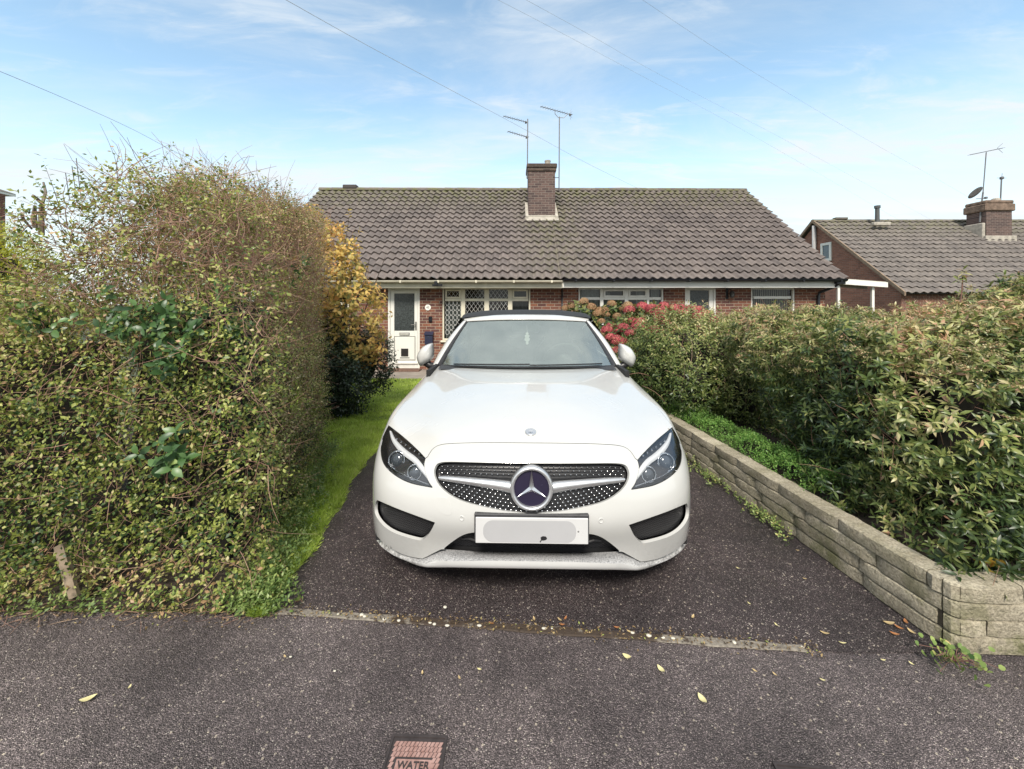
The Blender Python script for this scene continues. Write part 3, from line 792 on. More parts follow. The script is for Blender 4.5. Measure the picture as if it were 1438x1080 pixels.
# deck behind the roof and cowl panel in front of the glass
dkm = MB(); P = []
for i in range(9):
    u = 11.9 + 3.1*i/8; R0 = S(np.array([u]), np.array([float(VM)]))[0]
    P.append([(R0[0]*(-1+2*j/12), R0[1], R0[2]+.02*(1-(-1+2*j/12)**2)-.002) for j in range(13)])
dkm.grid(P); dkm.build('boot_deck', PAINT, car, smooth=True)
cw = MB(); P = [[], [], []]
for j in range(33):
    t = -1+2*j/32; x = .755*t; g_ = glass_pt(t, 0); uu_ = 7.9*t
    e_ = S(np.array([uu_]), np.array([float(VM)]))[0]
    g2 = glass_pt(max(-1, min(1, e_[0]/.752)), 0)
    P[0].append((e_[0], e_[1]-.004, e_[2]-.014)); P[1].append((g2.x, g2.y+.01, g2.z-.028)); P[2].append((g2.x, g2.y+.03, g2.z+.0))
cw.grid(P); cw.build('cowl_panel', BLACKPL, car, smooth=True)
for sg, x0, x1 in ((1, -.62, .02), (1, .02, .64)):
    wp = MB(); pts = []
    for i in range(10):
        t = (x0+(x1-x0)*i/9)/.752; g_ = glass_pt(t, .03+.015*i/9); pts.append(g_ + Vector((0, -.012, .012)))
    wp.tube(pts, .006, 6); wp.build('wiper', BLACKPL, car)
# --- interior
LEA = simple('dark_leather', (.05, .048, .045), .5, .2, 12, bump=.001); DASH = simple('dash_top', (.035, .035, .037), .6, .2, 25, bump=.0008, bs=200)
LITE = simple('pale_trim', (.30, .30, .29), .5, .1, 10)
d_ = MB(); P = []
for (y, z) in ((1.36, .945), (1.5, .96), (1.75, .965), (1.95, .93), (2.0, .85), (2.02, .5)):
    P.append([(-.74+1.48*j/16, y+.2*(abs(-1+2*j/16))**3*(.5 if y < 1.7 else 0), z - .01*abs(-1+2*j/16)) for j in range(17)])
d_.grid(P); d_.build('dashboard', DASH, car, smooth=True)
fl = MB(); fl.box(-.84, .84, .30, 4.45, .19, .23); fl.box(-.84, .84, 3.7, 3.74, .23, 1.0); fl.box(-.6, .6, .25, .30, .23, .55); fl.box(-.80, -.77, .6, 1.25, .55, .68); fl.box(.77, .80, .6, 1.25, .55, .68)
fl.box(-.80, -.77, 1.3, 3.6, .23, .95); fl.box(.77, .80, 1.3, 3.6, .23, .95)
fl.build('floor_pan', INNER, car)
for x in (-.36, .36):
    s_ = MB(); P = []
    for (z, y, w_2) in ((.40, 2.35, .25), (.55, 2.48, .27), (.8, 2.56, .27), (.98, 2.62, .24), (1.08, 2.66, .15), (1.14, 2.68, .13), (1.22, 2.70, .12), (1.25, 2.71, .08)):
        P.append([(x+w_2*math.cos(a), y+.06*math.sin(a), z) for a in np.linspace(0, 2*math.pi, 17)])
    s_.grid(P); s_.box(x-.26, x+.26, 2.0, 2.5, .30, .45); s_.build('seat', LEA, car, smooth=True)
sw = MB(); c_ = Vector((.36, 1.98, .93)); ax = Vector((0, -.92, -.38)).normalized(); a1 = Vector((1, 0, 0)); a2 = ax.cross(a1)
sw.tube([c_ + a1*.185*math.cos(t) + a2*.185*math.sin(t) for t in np.linspace(0, 2*math.pi, 33)], .014, 8, cap=False)
sw.lathe([(.07, -.02), (.075, .0), (.05, .02), (0, .025)], c_, ax, 20)
for an in (0, math.pi, 1.5*math.pi): sw.tube([c_, c_+a1*.18*math.cos(an)+a2*.18*math.sin(an)], .012, 6)
sw.build('steering_wheel', LEA, car, smooth=True)
mm = MB(); mm.bbox(-.135, .135, 2.0, 2.04, 1.20, 1.285, .02); mm.box(-.05, .05, 1.93, 2.0, 1.27, 1.31)
mm.build('interior_mirror', simple('mirror_housing', (.16, .17, .17), .35), car, angle=40)
# air freshener hanging in the middle of the screen
fr = []
for (x, z) in ((0, .06), (.014, .045), (.010, .034), (.024, .022), (.016, .008), (.026, -.008), (.020, -.024), (.010, -.030), (.014, -.046), (.006, -.058)): fr.append((x, z))
fr = fr + [(-x, z) for x, z in fr[::-1]]
af = MB(); af.prism([(.008+x, 1.86, 1.16+z) for x, z in fr], (0, .003, 0)); af.tube([(.008, 1.861, 1.22), (.004, 1.95, 1.29)], .001, 4); af.build('air_freshener', simple('card_pink', (.75, .68, .66), .7), car)
# --- door mirrors
for sg in (-1, 1):
    out = crv([(136.5,482.7),(139,489),(139.0,503),(131,510.5),(122,514),(117.5,504),(118.5,497),(125,487.5)], 5)
    out = [(x-130+142.0+ (2.0 if sg < 0 else 0), y) for x, y in out]; y0 = 1.86
    B_ = [Vector((sg*cp(x, y, y0)[0], y0, cp(x, y, y0)[2])) for x, y in (out if sg > 0 else out)]
    # mirrored horizontally: the wide side faces outwards
    cxm = sum((p.x for p in B_))/len(B_)
    B_ = [Vector((2*cxm-p.x, p.y, p.z)) for p in B_] if True else B_
    B_ = [Vector((p.x, p.y, p.z)) for p in B_]
    cc = sum(B_, Vector())/len(B_); n_ = len(B_); P = []
    for k in range(9):
        a = k/8*math.pi/2; P.append([cc + (B_[i % n_]-cc)*math.cos(a)**.75 + Vector((0, -.10*math.sin(a), 0)) for i in range(n_+1)])
    P.insert(0, [B_[i % n_] + Vector((0, .05, 0)) for i in range(n_+1)])
    mc = MB(); mc.grid(P, flip=sg > 0); cap_ = mc.build('door_mirror', PAINT, car, smooth=True)
    gl = MB(); gl.add([p + Vector((0, .045, 0)) for p in B_], [tuple(range(n_))]); gl.build('mirror_glass', CHROME, cap_)
    ft = MB(); ft.tube([cc + Vector((-sg*.01, -.015, -.07)), cc + Vector((-sg*.05, .0, -.105)), Vector((sg*.80, 1.84, .90))], [.035, .034, .03], 10); ft.build('mirror_foot', BLACKPL, cap_, smooth=True)
# --- wheels
for (sx, wy) in ((1, .79), (-1, .79), (1, 3.63), (-1, 3.63)):
    ty = MB(); ty.lathe([(.235, 0), (.30, -.005), (.325, .02), (.332, .06), (.332, .17), (.325, .205), (.30, .225), (.235, .22)], (sx*.665, wy, .332), (sx, 0, 0), 40)
    e = bpy.data.objects.new('wheel', None); scene.collection.objects.link(e); e.parent = car
    ty.build('tyre', RUBBER, e, smooth=True)
    rm = MB(); rm.lathe([(.234, .0), (.234, .215), (.215, .20), (.21, .12), (.06, .10)], (sx*.665, wy, .332), (sx, 0, 0), 40)
    for k in range(10):
        a = 2*math.pi*k/10; c1_ = Vector((sx*.875, wy+.05*math.cos(a), .332+.05*math.sin(a))); c2_ = Vector((sx*.87, wy+.22*math.cos(a), .332+.22*math.sin(a)))
        rm.tube([c1_, c2_], [.02, .013], 6)
    rm.lathe([(.06, .17), (.06, .205), (.03, .215), (0, .215)], (sx*.665, wy, .332), (sx, 0, 0), 20); rm.build('rim', SATIN, e, smooth=True)
    lin = MB(); lin.lathe([(.375, -.02), (.375, .21)], (sx*.665, wy, .332), (sx, 0, 0), 32); lin.f = lin.f[:-2]; lin.build('arch_liner', INNER, car, smooth=True)
# ================================================================= GROUND
def gz(y): 
    t = min(max((y-3.2)/6.0, 0), 1); return -.26*t*t*(3-2*t)
def asphalt(name, base, wet):
    b = NB(name); P = b.obj()
    big = b.noise(1.3, 5, .6, P); mid = b.noise(11, 5, .65, P)
    vc = b.voro(250, 'F1', 'Color', P); vd = b.voro(250, 'F1', 'Distance', P)
    s = b.n('ShaderNodeSeparateColor'); b.put(s.inputs[0], vc)
    vc2 = b.voro(75, 'F1', 'Color', P); s2 = b.n('ShaderNodeSeparateColor'); b.put(s2.inputs[0], vc2); vd2 = b.voro(75, 'F1', 'Distance', P)
    r = s.outputs[0]
    stone = b.ramp(r, [(0, tuple(x*.40 for x in base)), (.35, tuple(x*.8 for x in base)), (.62, base), (.82, tuple(x*1.4 for x in base)), (.92, tuple(min(1, x*2.1) for x in base)), (.975, (.42, .37, .34)), (1, (.70, .66, .58))])
    rim = b.rng(vd, .25, .62, 1, .45, True)
    c = b.mix(1.0, stone, rim, 'MULTIPLY')
    pal = b.math('MULTIPLY', b.math('GREATER_THAN', s2.outputs[1], .955), b.rng(vd2, .28, .40, 1, 0, True))
    c = b.mix(b.math('MULTIPLY', pal, .8), c, (.50, .45, .36))
    tone = b.mix(b.rng(big, .35, .65), (.55, .52, .54), (1.35, 1.30, 1.28))
    c = b.mix(1.0, c, tone, 'MULTIPLY'); c = b.mix(1.0, c, b.mix(b.rng(mid, .3, .7), (.78, .78, .78), (1.2, 1.2, 1.2)), 'MULTIPLY')
    h = b.math('ADD', b.math('MULTIPLY', vd, -1.0), b.math('MULTIPLY', r, .5))
    rough = b.rng(b.noise(2.5, 4, .6, P), .35, .65, wet, wet+.22)
    return b.bsdf(c, rough, Normal=b.bump(h, .0045))
PAVE = asphalt('pavement_asphalt', (.168, .142, .143), .40)
DRIVE = asphalt('driveway_asphalt', (.080, .062, .065), .30)
SOIL = simple('soil', (.045, .033, .024), .95, .4, 20, bump=.03, bs=30)
GRND = simple('far_ground', (.06, .075, .035), .95, .4, 3)
m = MB(); m.grid([[(x, y, gz(y)-.12) for x in (-900, -60, -12, 0, 12, 60, 900)] for y in (-60, -2, 3.2, 4.4, 5.6, 6.8, 8, 9.2, 30, 120, 1500)]); struct('ground', m, GRND, smooth=True)
# edging line: from (-1.17,1.935) to (1.11,1.73)
def edge_y(x): return 1.935 + (x+1.17)*(-.205/2.28)
m = MB(); xs = np.linspace(-7, 7, 57)
m.grid([[(x, -2.5, -.004) for x in xs], [(x, .5, -.003) for x in xs], [(x, edge_y(x)+.10 if x > -1.0 else 1.93, -.003) for x in xs]]); struct('pavement', m, PAVE)
def wall_x(y): return 1.858 - .0875*max(0, y-1.7) if y < 9 else 1.858-.0875*7.3       # outer face of the block wall
def lawn_x(y): return -1.17 - .085*(y-1.93) + .03*math.sin(y*3.1) + .015*math.sin(y*11)
m = MB(); P = []
for y in list(np.linspace(1.7, 9.3, 40)):
    xl = lawn_x(y)-.10; xr = wall_x(y)+.05
    P.append([(xl+(xr-xl)*i/12, max(y, edge_y(xl+(xr-xl)*i/12)+(.017 if xl+(xr-xl)*i/12 < 1.2 else -.03)) if y < 2.0 else y, gz(y)+.0015) for i in range(13)])
struct('driveway', (m.grid(P), m)[1], DRIVE)
def edging_mat():
    b = NB('concrete_edging'); P = b.obj(); s = b.n('ShaderNodeSeparateXYZ'); b.put(s.inputs[0], P)
    n = b.noise(14, 6, .7, P); x = s.outputs[0]
    cover = b.math('MULTIPLY', b.rng(x, -.75, -.35, 0, 1, True), b.rng(x, .55, .85, 1, 0, True))
    c = b.mix(b.rng(b.noise(60, 5, .7, P), .3, .7), (.11, .095, .08), (.29, .26, .215))
    f = b.rng(b.math('ADD', n, b.math('MULTIPLY', cover, .24)), .56, .68, 0, 1, True)
    c = b.mix(f, c, (.05, .035, .025))
    return b.bsdf(c, .85, Normal=b.bump(b.noise(90, 4, .6, P), .004))
m = MB(); P = []
for x in np.linspace(-1.32, 1.25, 60):
    y = edge_y(x); w_ = .019 + .003*math.sin(x*9)+.002*math.sin(x*31)
    P.append([(x, y-w_, .0), (x, y-w_+.003, .006), (x, y+w_-.003, .006), (x, y+w_, .0)])
struct('edging_strip', (m.grid(P, flip=True), m)[1], edging_mat())
m = MB(); P = []
for y in np.linspace(1.925, 9.35, 60):
    xr = lawn_x(y)-.02+.02*math.sin(y*17)
    P.append([(-9 + (xr+9)*i/30, y, gz(y)-.004+.012*math.sin(i*2.1+y*5)*(1 if i < 30 else 0)) for i in range(31)])
LAWNB = simple('lawn_soil', (.09, .13, .03), .95, .35, 15, bump=.02)
struct('lawn', (m.grid(P), m)[1], LAWNB)
m = MB(); P = []
for y in np.linspace(1.93, 5.4, 24): P.append([(-6+(-1.26-(y-1.95)*.357+.03*math.sin(y*9)+6)*i/24, y, gz(y)+.010+.006*math.sin(i*1.9+y*7)*(1 if i < 24 else 0)) for i in range(25)])
struct('hedge_soil', (m.grid(P), m)[1], SOIL, smooth=True)
PATH = simple('concrete_path', (.27, .235, .20), .85, .25, 3, bump=.004)
m = MB(); m.box(-6.5, 8.6, 9.36, 10.62, -.5, -.245); struct('path', m, PATH)
m = MB(); P = []
for y in np.linspace(1.76, 9.36, 30):
    P.append([(wall_x(y)+.06+(9-wall_x(y))*i/20, y, max(.21, .21)+.03*math.sin(i*1.7+y*3)+(gz(y) if y > 5 else 0)*.5) for i in range(21)])
struct('planting_bed', (m.grid(P), m)[1], SOIL, smooth=True)

# utility cover in the pavement
def iron():
    b = NB('rusty_cast_iron'); n = b.noise(35, 6, .7); c = b.mix(b.rng(n, .3, .7), (.22, .115, .095), (.42, .27, .24))
    return b.bsdf(c, .6, Normal=b.bump(b.noise(200, 3), .001))
IRON = iron(); IRND = simple('dark_iron', (.035, .028, .028), .6, .3, 40)
def cover(nm, label, cx_, cyt, w_, l_, rz, word=None):
    t = thing(nm, label, 'drain cover', (cx_, cyt, .0), rz, local=True)
    f = MB(); b_ = .008
    for (x0, x1, y0, y1) in ((-w_/2, w_/2, -b_, 0), (-w_/2, w_/2, -l_, -l_+b_), (-w_/2, -w_/2+b_, -l_+b_, -b_), (w_/2-b_, w_/2, -l_+b_, -b_)): f.box(x0, x1, y0, y1, -.02, .005)
    f.build('frame', IRND, t)
    p = MB(); p.box(-w_/2+.006, w_/2-.006, -l_+.006, -.006, -.03, .0012)
    x0, x1, y0, y1 = -w_/2+.016, w_/2-.013, -l_+.015, -.020
    pl_ = p.build('cover_plate', IRND, t)
    d = MB(); nx = 12; ny = 17
    for i in range(nx):
        for j in range(ny):
            cx2 = x0+(i+.5)*(x1-x0)/nx; cy2 = y1-(j+.5)*(y1-y0)/ny
            if word and abs(cy2+.089) < .017 and abs(cx2) < .060: continue
            a_, c_ = (x1-x0)/nx*.40, (y1-y0)/ny*.44; sk = .0028
            d.prism([(cx2-a_+sk, cy2+c_, .001), (cx2-a_-sk, cy2-c_, .001), (cx2+a_-sk, cy2-c_, .001), (cx2+a_+sk, cy2+c_, .001)], (0, 0, .0019))
    dd = d.build('tread_pattern', IRON, pl_); dd['kind'] = 'stuff'
    if word:
        e = MB(); e.box(-.058, .058, -.105, -.073, .001, .0022); e.build('name_panel', IRON, pl_)
        cu = bpy.data.curves.new('lettering', 'FONT'); cu.body = word; cu.size = .030; cu.align_x = 'CENTER'; cu.extrude = .0012; cu.offset = .0004
        to = bpy.data.objects.new('lettering', cu); scene.collection.objects.link(to)
        dg = bpy.context.evaluated_depsgraph_get(); me = bpy.data.meshes.new_from_object(to.evaluated_get(dg)); bpy.data.objects.remove(to)
        V = np.array([v.co[:] for v in me.vertices]); V[:, 1] -= .101; V[:, 2] += .0034
        mesh_obj('lettering', V, [tuple(p_.vertices) for p_ in me.polygons], IRND, pl_)
cover('water_cover', 'rusty rectangular cast iron cover reading WATER set in the pavement', -.3125, 1.372, .190, .30, -.03, 'WATER')
cover('utility_cover', 'edge of a second metal cover at the lower right of the pavement', .93, 1.283, .19, .19, -.09)

# ================================================================= BLOCK WALL round the planting bed
def block_mat():
    b = NB('split_concrete_block'); P = b.obj(); r = b.attr()
    n = b.noise(7, 6, .7, P); f = b.noise(90, 5, .7, P)
    c = b.mix(b.rng(n, .3, .7), (.40, .355, .265), (.64, .585, .47))
    c = b.mix(1.0, c, b.mix(r, (.78, .76, .72), (1.15, 1.13, 1.08)), 'MULTIPLY')
    c = b.mix(b.math('MULTIPLY', b.rng(f, .42, .62), .55), c, (.10, .085, .06))
    s = b.n('ShaderNodeSeparateXYZ'); b.put(s.inputs[0], P)
    moss = b.math('MULTIPLY', b.rng(b.noise(5, 5, .7, P), .46, .62, 0, 1, True), b.rng(s.outputs[2], .30, .02, .15, .75))
    c = b.mix(moss, c, (.115, .125, .035))
    return b.bsdf(c, .92, Normal=b.bump(b.math('ADD', f, b.noise(30, 4, .6, P)), .012))
BLOCK = block_mat(); MORT = simple('mortar', (.085, .07, .05), .95, .3, 40, bump=.006)
wall = thing('garden_wall', 'low four course split block wall retaining the shrub bed beside the driveway', 'wall', (1.85, 1.70, 0))
bl = MB(); H4 = .0715; TH = .10
def block_run(a, b_, nrm, off, ztop_f=0.0, courses=4):
    """blocks along the line a->b (2-D); nrm = outward normal"""
    a = Vector(a); b_ = Vector(b_); L_ = (b_-a).length; t = (b_-a).normalized(); nn = Vector(nrm)
    for c in range(courses):
        s = -off*(c % 2)*.2; z0 = c*H4
        while s < L_:
            l_ = random.choice((.29, .44, .44, .36)); s0 = max(s, 0)+.003; s1 = min(s+l_, L_)-.003; s += l_
            if s1-s0 < .03: continue
            zb = (gz(a.y+t.y*(s0+s1)/2)) * (1 if c == 0 else 0)
            k = max(2, int((s1-s0)/.045)); rows = []
            pr_ = .004*random.random(); cap = (c == courses-1)
            for (zz, ins) in ((z0+.002+(zb if c == 0 else 0), .010), (z0+.007, .0), (z0+H4*.5, -.002), (z0+H4-.006, .0), (z0+H4-.001, .008)):
                rows.append([])
                for i in range(k+1):
                    q = a + t*(s0+(s1-s0)*i/k); e_ = .010 if i in (0, k) else 0
                    o__ = -(ins+e_) + pr_ + random.uniform(-.0035, .0019) + .004
                    rows[-1].append((q.x+nn.x*o__, q.y+nn.y*o__, zz))
            rows.append([(q_[0]-nn.x*(TH), q_[1]-nn.y*(TH), rows[-1][i][2]) for i, q_ in enumerate(rows[-1])])
            if cap: 
                mid_ = [(rows[-2][i][0]-nn.x*TH*.5, rows[-2][i][1]-nn.y*TH*.5, rows[-2][i][2]+random.uniform(-.002, .003)) for i in range(k+1)]; rows.insert(-1, mid_)
            v_ = random.random(); bl.grid(rows, a=v_)
            e0 = [r_[0] for r_ in rows]; e1 = [r_[-1] for r_ in rows]
            bl.add(e0, [tuple(range(len(e0)))[::-1]], v_); bl.add(e1, [tuple(range(len(e1)))], v_)
tdir = Vector((-.0875, 1)).normalized(); nout = Vector((-tdir.y, tdir.x))
ys_ = [1.70, 9.0]
block_run((wall_x(9.0), 9.0), (wall_x(1.74), 1.74), (nout.x, nout.y), .7)
block_run((wall_x(1.74)+.0, 1.735), (wall_x(1.74)+.03, 1.69), (-.83, -.55), .3)
block_run((wall_x(1.74)+.03, 1.69), (4.6, 1.62), (-.03, -1), .9)
bo = bl.build('blocks', BLOCK, wall, angle=35)
mo = MB(); x9 = wall_x(9); mo.add([(wall_x(1.74)+.012, 1.745, -.3), (x9+.012, 9, -.5), (x9+TH-.01, 9, -.5), (wall_x(1.74)+TH-.01, 1.8, -.3), (wall_x(1.74)+.012, 1.745, .277), (x9+.012, 9, .277), (x9+TH-.01, 9, .277), (wall_x(1.74)+TH-.01, 1.8, .277)],
       [(0,1,5,4),(4,5,6,7),(2,3,7,6),(1,2,6,5)])
mo.add([(wall_x(1.74)+.012, 1.75, -.3), (wall_x(1.74)+.04, 1.705, -.3), (4.6, 1.636, -.3), (4.6, 1.72, -.3), (wall_x(1.74)+.012, 1.75, .2765), (wall_x(1.74)+.04, 1.705, .2765), (4.6, 1.636, .2765), (4.6, 1.72, .2765), (wall_x(1.74)+TH, 1.8, .2765)],
       [(0,1,5,4),(1,2,6,5),(4,5,6,7,8)])
mo.build('mortar_core', MORT, wall)

# ================================================================= HOUSES
def brick(name, axis='x', c1=(.29, .115, .065), c2=(.105, .045, .040), mort=(.42, .34, .26), off=0.0):
    b = NB(name); P = b.obj(); s = b.n('ShaderNodeSeparateXYZ'); b.put(s.inputs[0], P)
    cb = b.n('ShaderNodeCombineXYZ'); b.put(cb.inputs[0], b.math('ADD', s.outputs[0] if axis == 'x' else s.outputs[1], off)); b.put(cb.inputs[1], s.outputs[2])
    t = b.n('ShaderNodeTexBrick'); b.put(t.inputs['Vector'], cb.outputs[0]); b.put(t.inputs['Color1'], (0, 0, 0)); b.put(t.inputs['Color2'], (1, 1, 1)); b.put(t.inputs['Mortar'], (.5, .5, .5))
    t.inputs['Scale'].default_value = 1.0; t.inputs['Brick Width'].default_value = .225; t.inputs['Row Height'].default_value = .075; t.inputs['Mortar Size'].default_value = .0065
    t.inputs['Mortar Smooth'].default_value = .15; t.offset = .5
    col = b.mix(t.outputs['Color'], c2, c1)
    col = b.mix(b.math('MULTIPLY', b.rng(b.noise(22, 5, .7, P), .35, .65), .5), col, tuple(x*.55 for x in c2))
    col = b.mix(t.outputs['Fac'], col, b.mix(b.rng(b.noise(6, 4, .6, P), .3, .7), tuple(x*.75 for x in mort), mort))
    h = b.math('ADD', b.math('MULTIPLY', t.outputs['Fac'], -1.0), b.math('MULTIPLY', b.noise(120, 4, .6, P), .4))
    return b.bsdf(col, .9, Normal=b.bump(h, .008))
BRX = brick('red_brick_front', 'x'); BRY = brick('red_brick_gable', 'y', (.40, .18, .12), (.24, .105, .075), (.30, .24, .19))
BRC = brick('chimney_brick', 'x', (.165, .105, .09), (.075, .05, .048), (.26, .22, .19), .07)
def roof_mat(name, base, mossx=None, mossamt=.5):
    b = NB(name); P = b.obj(); s = b.n('ShaderNodeSeparateXYZ'); b.put(s.inputs[0], P); r = b.attr()
    n = b.noise(9, 6, .7, P); f = b.noise(70, 4, .7, P)
    c = b.mix(b.rng(n, .3, .7), tuple(x*.75 for x in base), tuple(x*1.2 for x in base))
    c = b.mix(1.0, c, b.mix(r, (.80, .80, .81), (1.16, 1.15, 1.13)), 'MULTIPLY')
    lich = b.math('MULTIPLY', b.rng(b.noise(26, 5, .75, P), .58, .66, 0, 1, True), b.rng(b.noise(1.6, 3, .6, P), .42, .62))
    c = b.mix(b.math('MULTIPLY', lich, .6), c, (.34, .31, .25))
    k = b.rng(b.noise(5.5, 5, .7, P), .40, .66, 0, 1, True)
    top = b.rng(s.outputs[2], 4.3, 5.6, .0, .8, True)
    mz = top
    if mossx is not None:
        band = b.rng(b.math('ABSOLUTE', b.math('SUBTRACT', s.outputs[0], mossx)), 1.4, .1, 0, .75, True)
        mz = b.math('MAXIMUM', top, b.math('MULTIPLY', band, b.rng(s.outputs[2], 2.2, 4.6, .35, 1.0)))
    mo_ = b.math('MULTIPLY', b.math('MULTIPLY', k, mz), mossamt*1.4)
    c = b.mix(b.math('MINIMUM', mo_, .85), c, (.13, .135, .045))
    return b.bsdf(c, .88, Normal=b.bump(f, .004))
ROOF1 = roof_mat('concrete_tiles', (.150, .127, .119), 1.2, .75); ROOF2 = roof_mat('concrete_tiles_neighbour', (.165, .146, .134), None, .5)
def tiled(p0, ux, us, width, length, gauge=.311, pitch=.222, dx=.0185, side=1):
    """tile field: p0 eave corner, ux along the eave, us up the slope; real lapped courses with a rolled profile"""
    p0 = Vector(p0); ux = Vector(ux).normalized(); us = Vector(us).normalized(); nn = ux.cross(us).normalized()
    if nn.z < 0: nn = -nn
    nx = int(width/dx); xs = np.linspace(0, width, nx+1); nc = int(math.ceil(length/gauge)); V = []; Fc = []; A = []
    ph = (xs/pitch) % 1.0
    prof = .033*np.sin(2*np.pi*ph + .35*np.sin(2*np.pi*ph)) + .018
    for c in range(nc):
        s0 = c*gauge - .02; s1 = min((c+1)*gauge+.01, length)
        jit = rng.normal(0, .0025, nx+1).cumsum()*.05; tile = np.floor((xs+(.0))/ .30).astype(int)
        rt = rng.random(tile.max()+2)[tile]; dz = (rng.normal(0, .0028, tile.max()+2))[tile]; ds = (rng.normal(0, .004, tile.max()+2))[tile]
        k = len(V)
        for (s_, h) in ((s0+.075, -.004), (s0, .034), (s0, .054), (s0+.012, .060), (s1, .002)):
            for i in range(nx+1):
                q = p0 + ux*xs[i] + us*(s_ + (ds[i] if s_ < s1 else 0)) + nn*(prof[i] + h + (dz[i] if s_ < s1 else 0)); V.append(q); A.append(rt[i])
        for r_ in range(4):
            a = k+r_*(nx+1)
            for i in range(nx): Fc.append((a+i, a+i+1, a+nx+2+i, a+nx+1+i))
    Vn = np.array([tuple(q) for q in V]); Fn = np.array(Fc)
    a, b_, c_ = Vn[Fn[0, 0]], Vn[Fn[0, 1]], Vn[Fn[nx, 3]]
    return Vn, Fn, np.array(A), nn
def ridge_tiles(mbx, p0, p1, r=.12, l=.45):
    p0 = Vector(p0); p1 = Vector(p1); L_ = (p1-p0).length; t = (p1-p0).normalized(); n_ = int(L_/l); sidev = t.cross(Vector((0, 0, 1))).normalized()
    for i in range(n_):
        a = p0 + t*(i*L_/n_); e = p0 + t*((i+1)*L_/n_+.02); dz = random.uniform(-.006, .006); rr2 = [r*random.uniform(.97, 1.03), r*1.0]
        rows = []
        for q, rad in ((a, rr2[0]), (e, rr2[1]*.96)):
            rows.append([q + sidev*rad*math.cos(w_) + Vector((0, 0, rad*.85*math.sin(w_)+dz)) for w_ in np.linspace(-.25, math.pi+.25, 11)])
        mbx.grid(rows, a=random.random()); mbx.add(rows[0], [tuple(range(11))], random.random()); mbx.add(rows[1], [tuple(range(11))[::-1]])
FRAMEW = simple('white_upvc', (.74, .73, .68), .35, .05, 3); CREAM = simple('aged_cream_paint', (.62, .58, .46), .5, .12, 5)
DARKIN = simple('dark_room', (.012, .012, .013), .9, .1)
PANE = glass_mat('window_glass', (.62, .66, .66), .0); OBSC = simple('obscure_glass', (.045, .052, .052), .22, .5, 30, bump=.004, bs=25)
NET_ = simple('net_curtain', (.42, .43, .40), .9, .15, 20); LEAD = simple('lead_came', (.52, .52, .50), .5, .1)
BLKG = simple('black_gutter', (.012, .013, .017), .35, .2); CONC = simple('cement_render', (.38, .35, .30), .9, .25, 8, bump=.01)
YW = 10.60                                    # front wall plane
def wx(px, Y=YW): return (px-CX)/F*Y
def wz(py, Y=YW): return CH-(py-HY)/F*Y
FLOOR = -.24
def facade(parent, x0, x1, z0, z1, holes, mat, y=YW, th=.25, name='wall'):
    """wall with real openings"""
    xs = sorted({x0, x1, *[h[0] for h in holes], *[h[1] for h in holes]}); zs = sorted({z0, z1, *[h[2] for h in holes], *[h[3] for h in holes]})
    m_ = MB()
    for i in range(len(xs)-1):
        for j in range(len(zs)-1):
            cx_, cz_ = (xs[i]+xs[i+1])/2, (zs[j]+zs[j+1])/2
            if any(h[0] < cx_ < h[1] and h[2] < cz_ < h[3] for h in holes): continue
            m_.quad((xs[i], y, zs[j]), (xs[i+1], y, zs[j]), (xs[i+1], y, zs[j+1]), (xs[i], y, zs[j+1]))
    for h in holes:
        a, b_, c, d = h
        m_.quad((a, y, c), (a, y, d), (a, y+th, d), (a, y+th, c)); m_.quad((b_, y, d), (b_, y, c), (b_, y+th, c), (b_, y+th, d))
        m_.quad((a, y, d), (b_, y, d), (b_, y+th, d), (a, y+th, d)); m_.quad((b_, y, c), (a, y, c), (a, y+th, c), (b_, y+th, c))
    return m_.build(name, mat, parent)
def frame_rect(m_, x0, x1, z0, z1, w_, y0, y1, b_=.006):
    m_.bbox(x0, x0+w_, y0, y1, z0, z1, b_); m_.bbox(x1-w_, x1, y0, y1, z0, z1, b_)
    m_.bbox(x0+w_-.001, x1-w_+.001, y0+.002, y1, z1-w_, z1-.001, b_); m_.bbox(x0+w_-.001, x1-w_+.001, y0+.002, y1, z0+.001, z0+w_, b_)
def leading(m_, x0, x1, z0, z1, y, dx_=.11, dz_=.155, r=.0048):
    """diamond lattice"""
    k0 = int(-(z1-z0)/dz_*dx_/dx_)-3
    n_ = int((x1-x0)/dx_+(z1-z0)/dz_)+3
    for sg in (1, -1):
        for k in range(-n_, n_+1):
            # line: (x-x0)/dx - sg*(z-z0)/dz = k
            pts = []
            for x in (x0, x1):
                z = z0 + sg*((x-x0)/dx_ - k)*dz_
                if z0 <= z <= z1: pts.append((x, z))
            for z in (z0, z1):
                x = x0 + (k + sg*(z-z0)/dz_)*dx_
                if x0 < x < x1: pts.append((x, z))
            if len(pts) >= 2:
                a, b_ = pts[0], pts[1]
                if (a[0]-b_[0])**2+(a[1]-b_[1])**2 > 1e-4: m_.tube([(a[0], y, a[1]), (b_[0], y, b_[1])], r, 4, cap=False)
def curtain(m_, x0, x1, z0, z1, y, amp=.02, wl=.09, seg=8):
    n_ = max(6, int((x1-x0)/wl*seg)); m_.grid([[(x0+(x1-x0)*i/n_, y+amp*math.sin(2*math.pi*(x1-x0)*i/n_/wl+.4*math.sin(i*.37)), z) for i in range(n_+1)] for z in (z0, z1)])

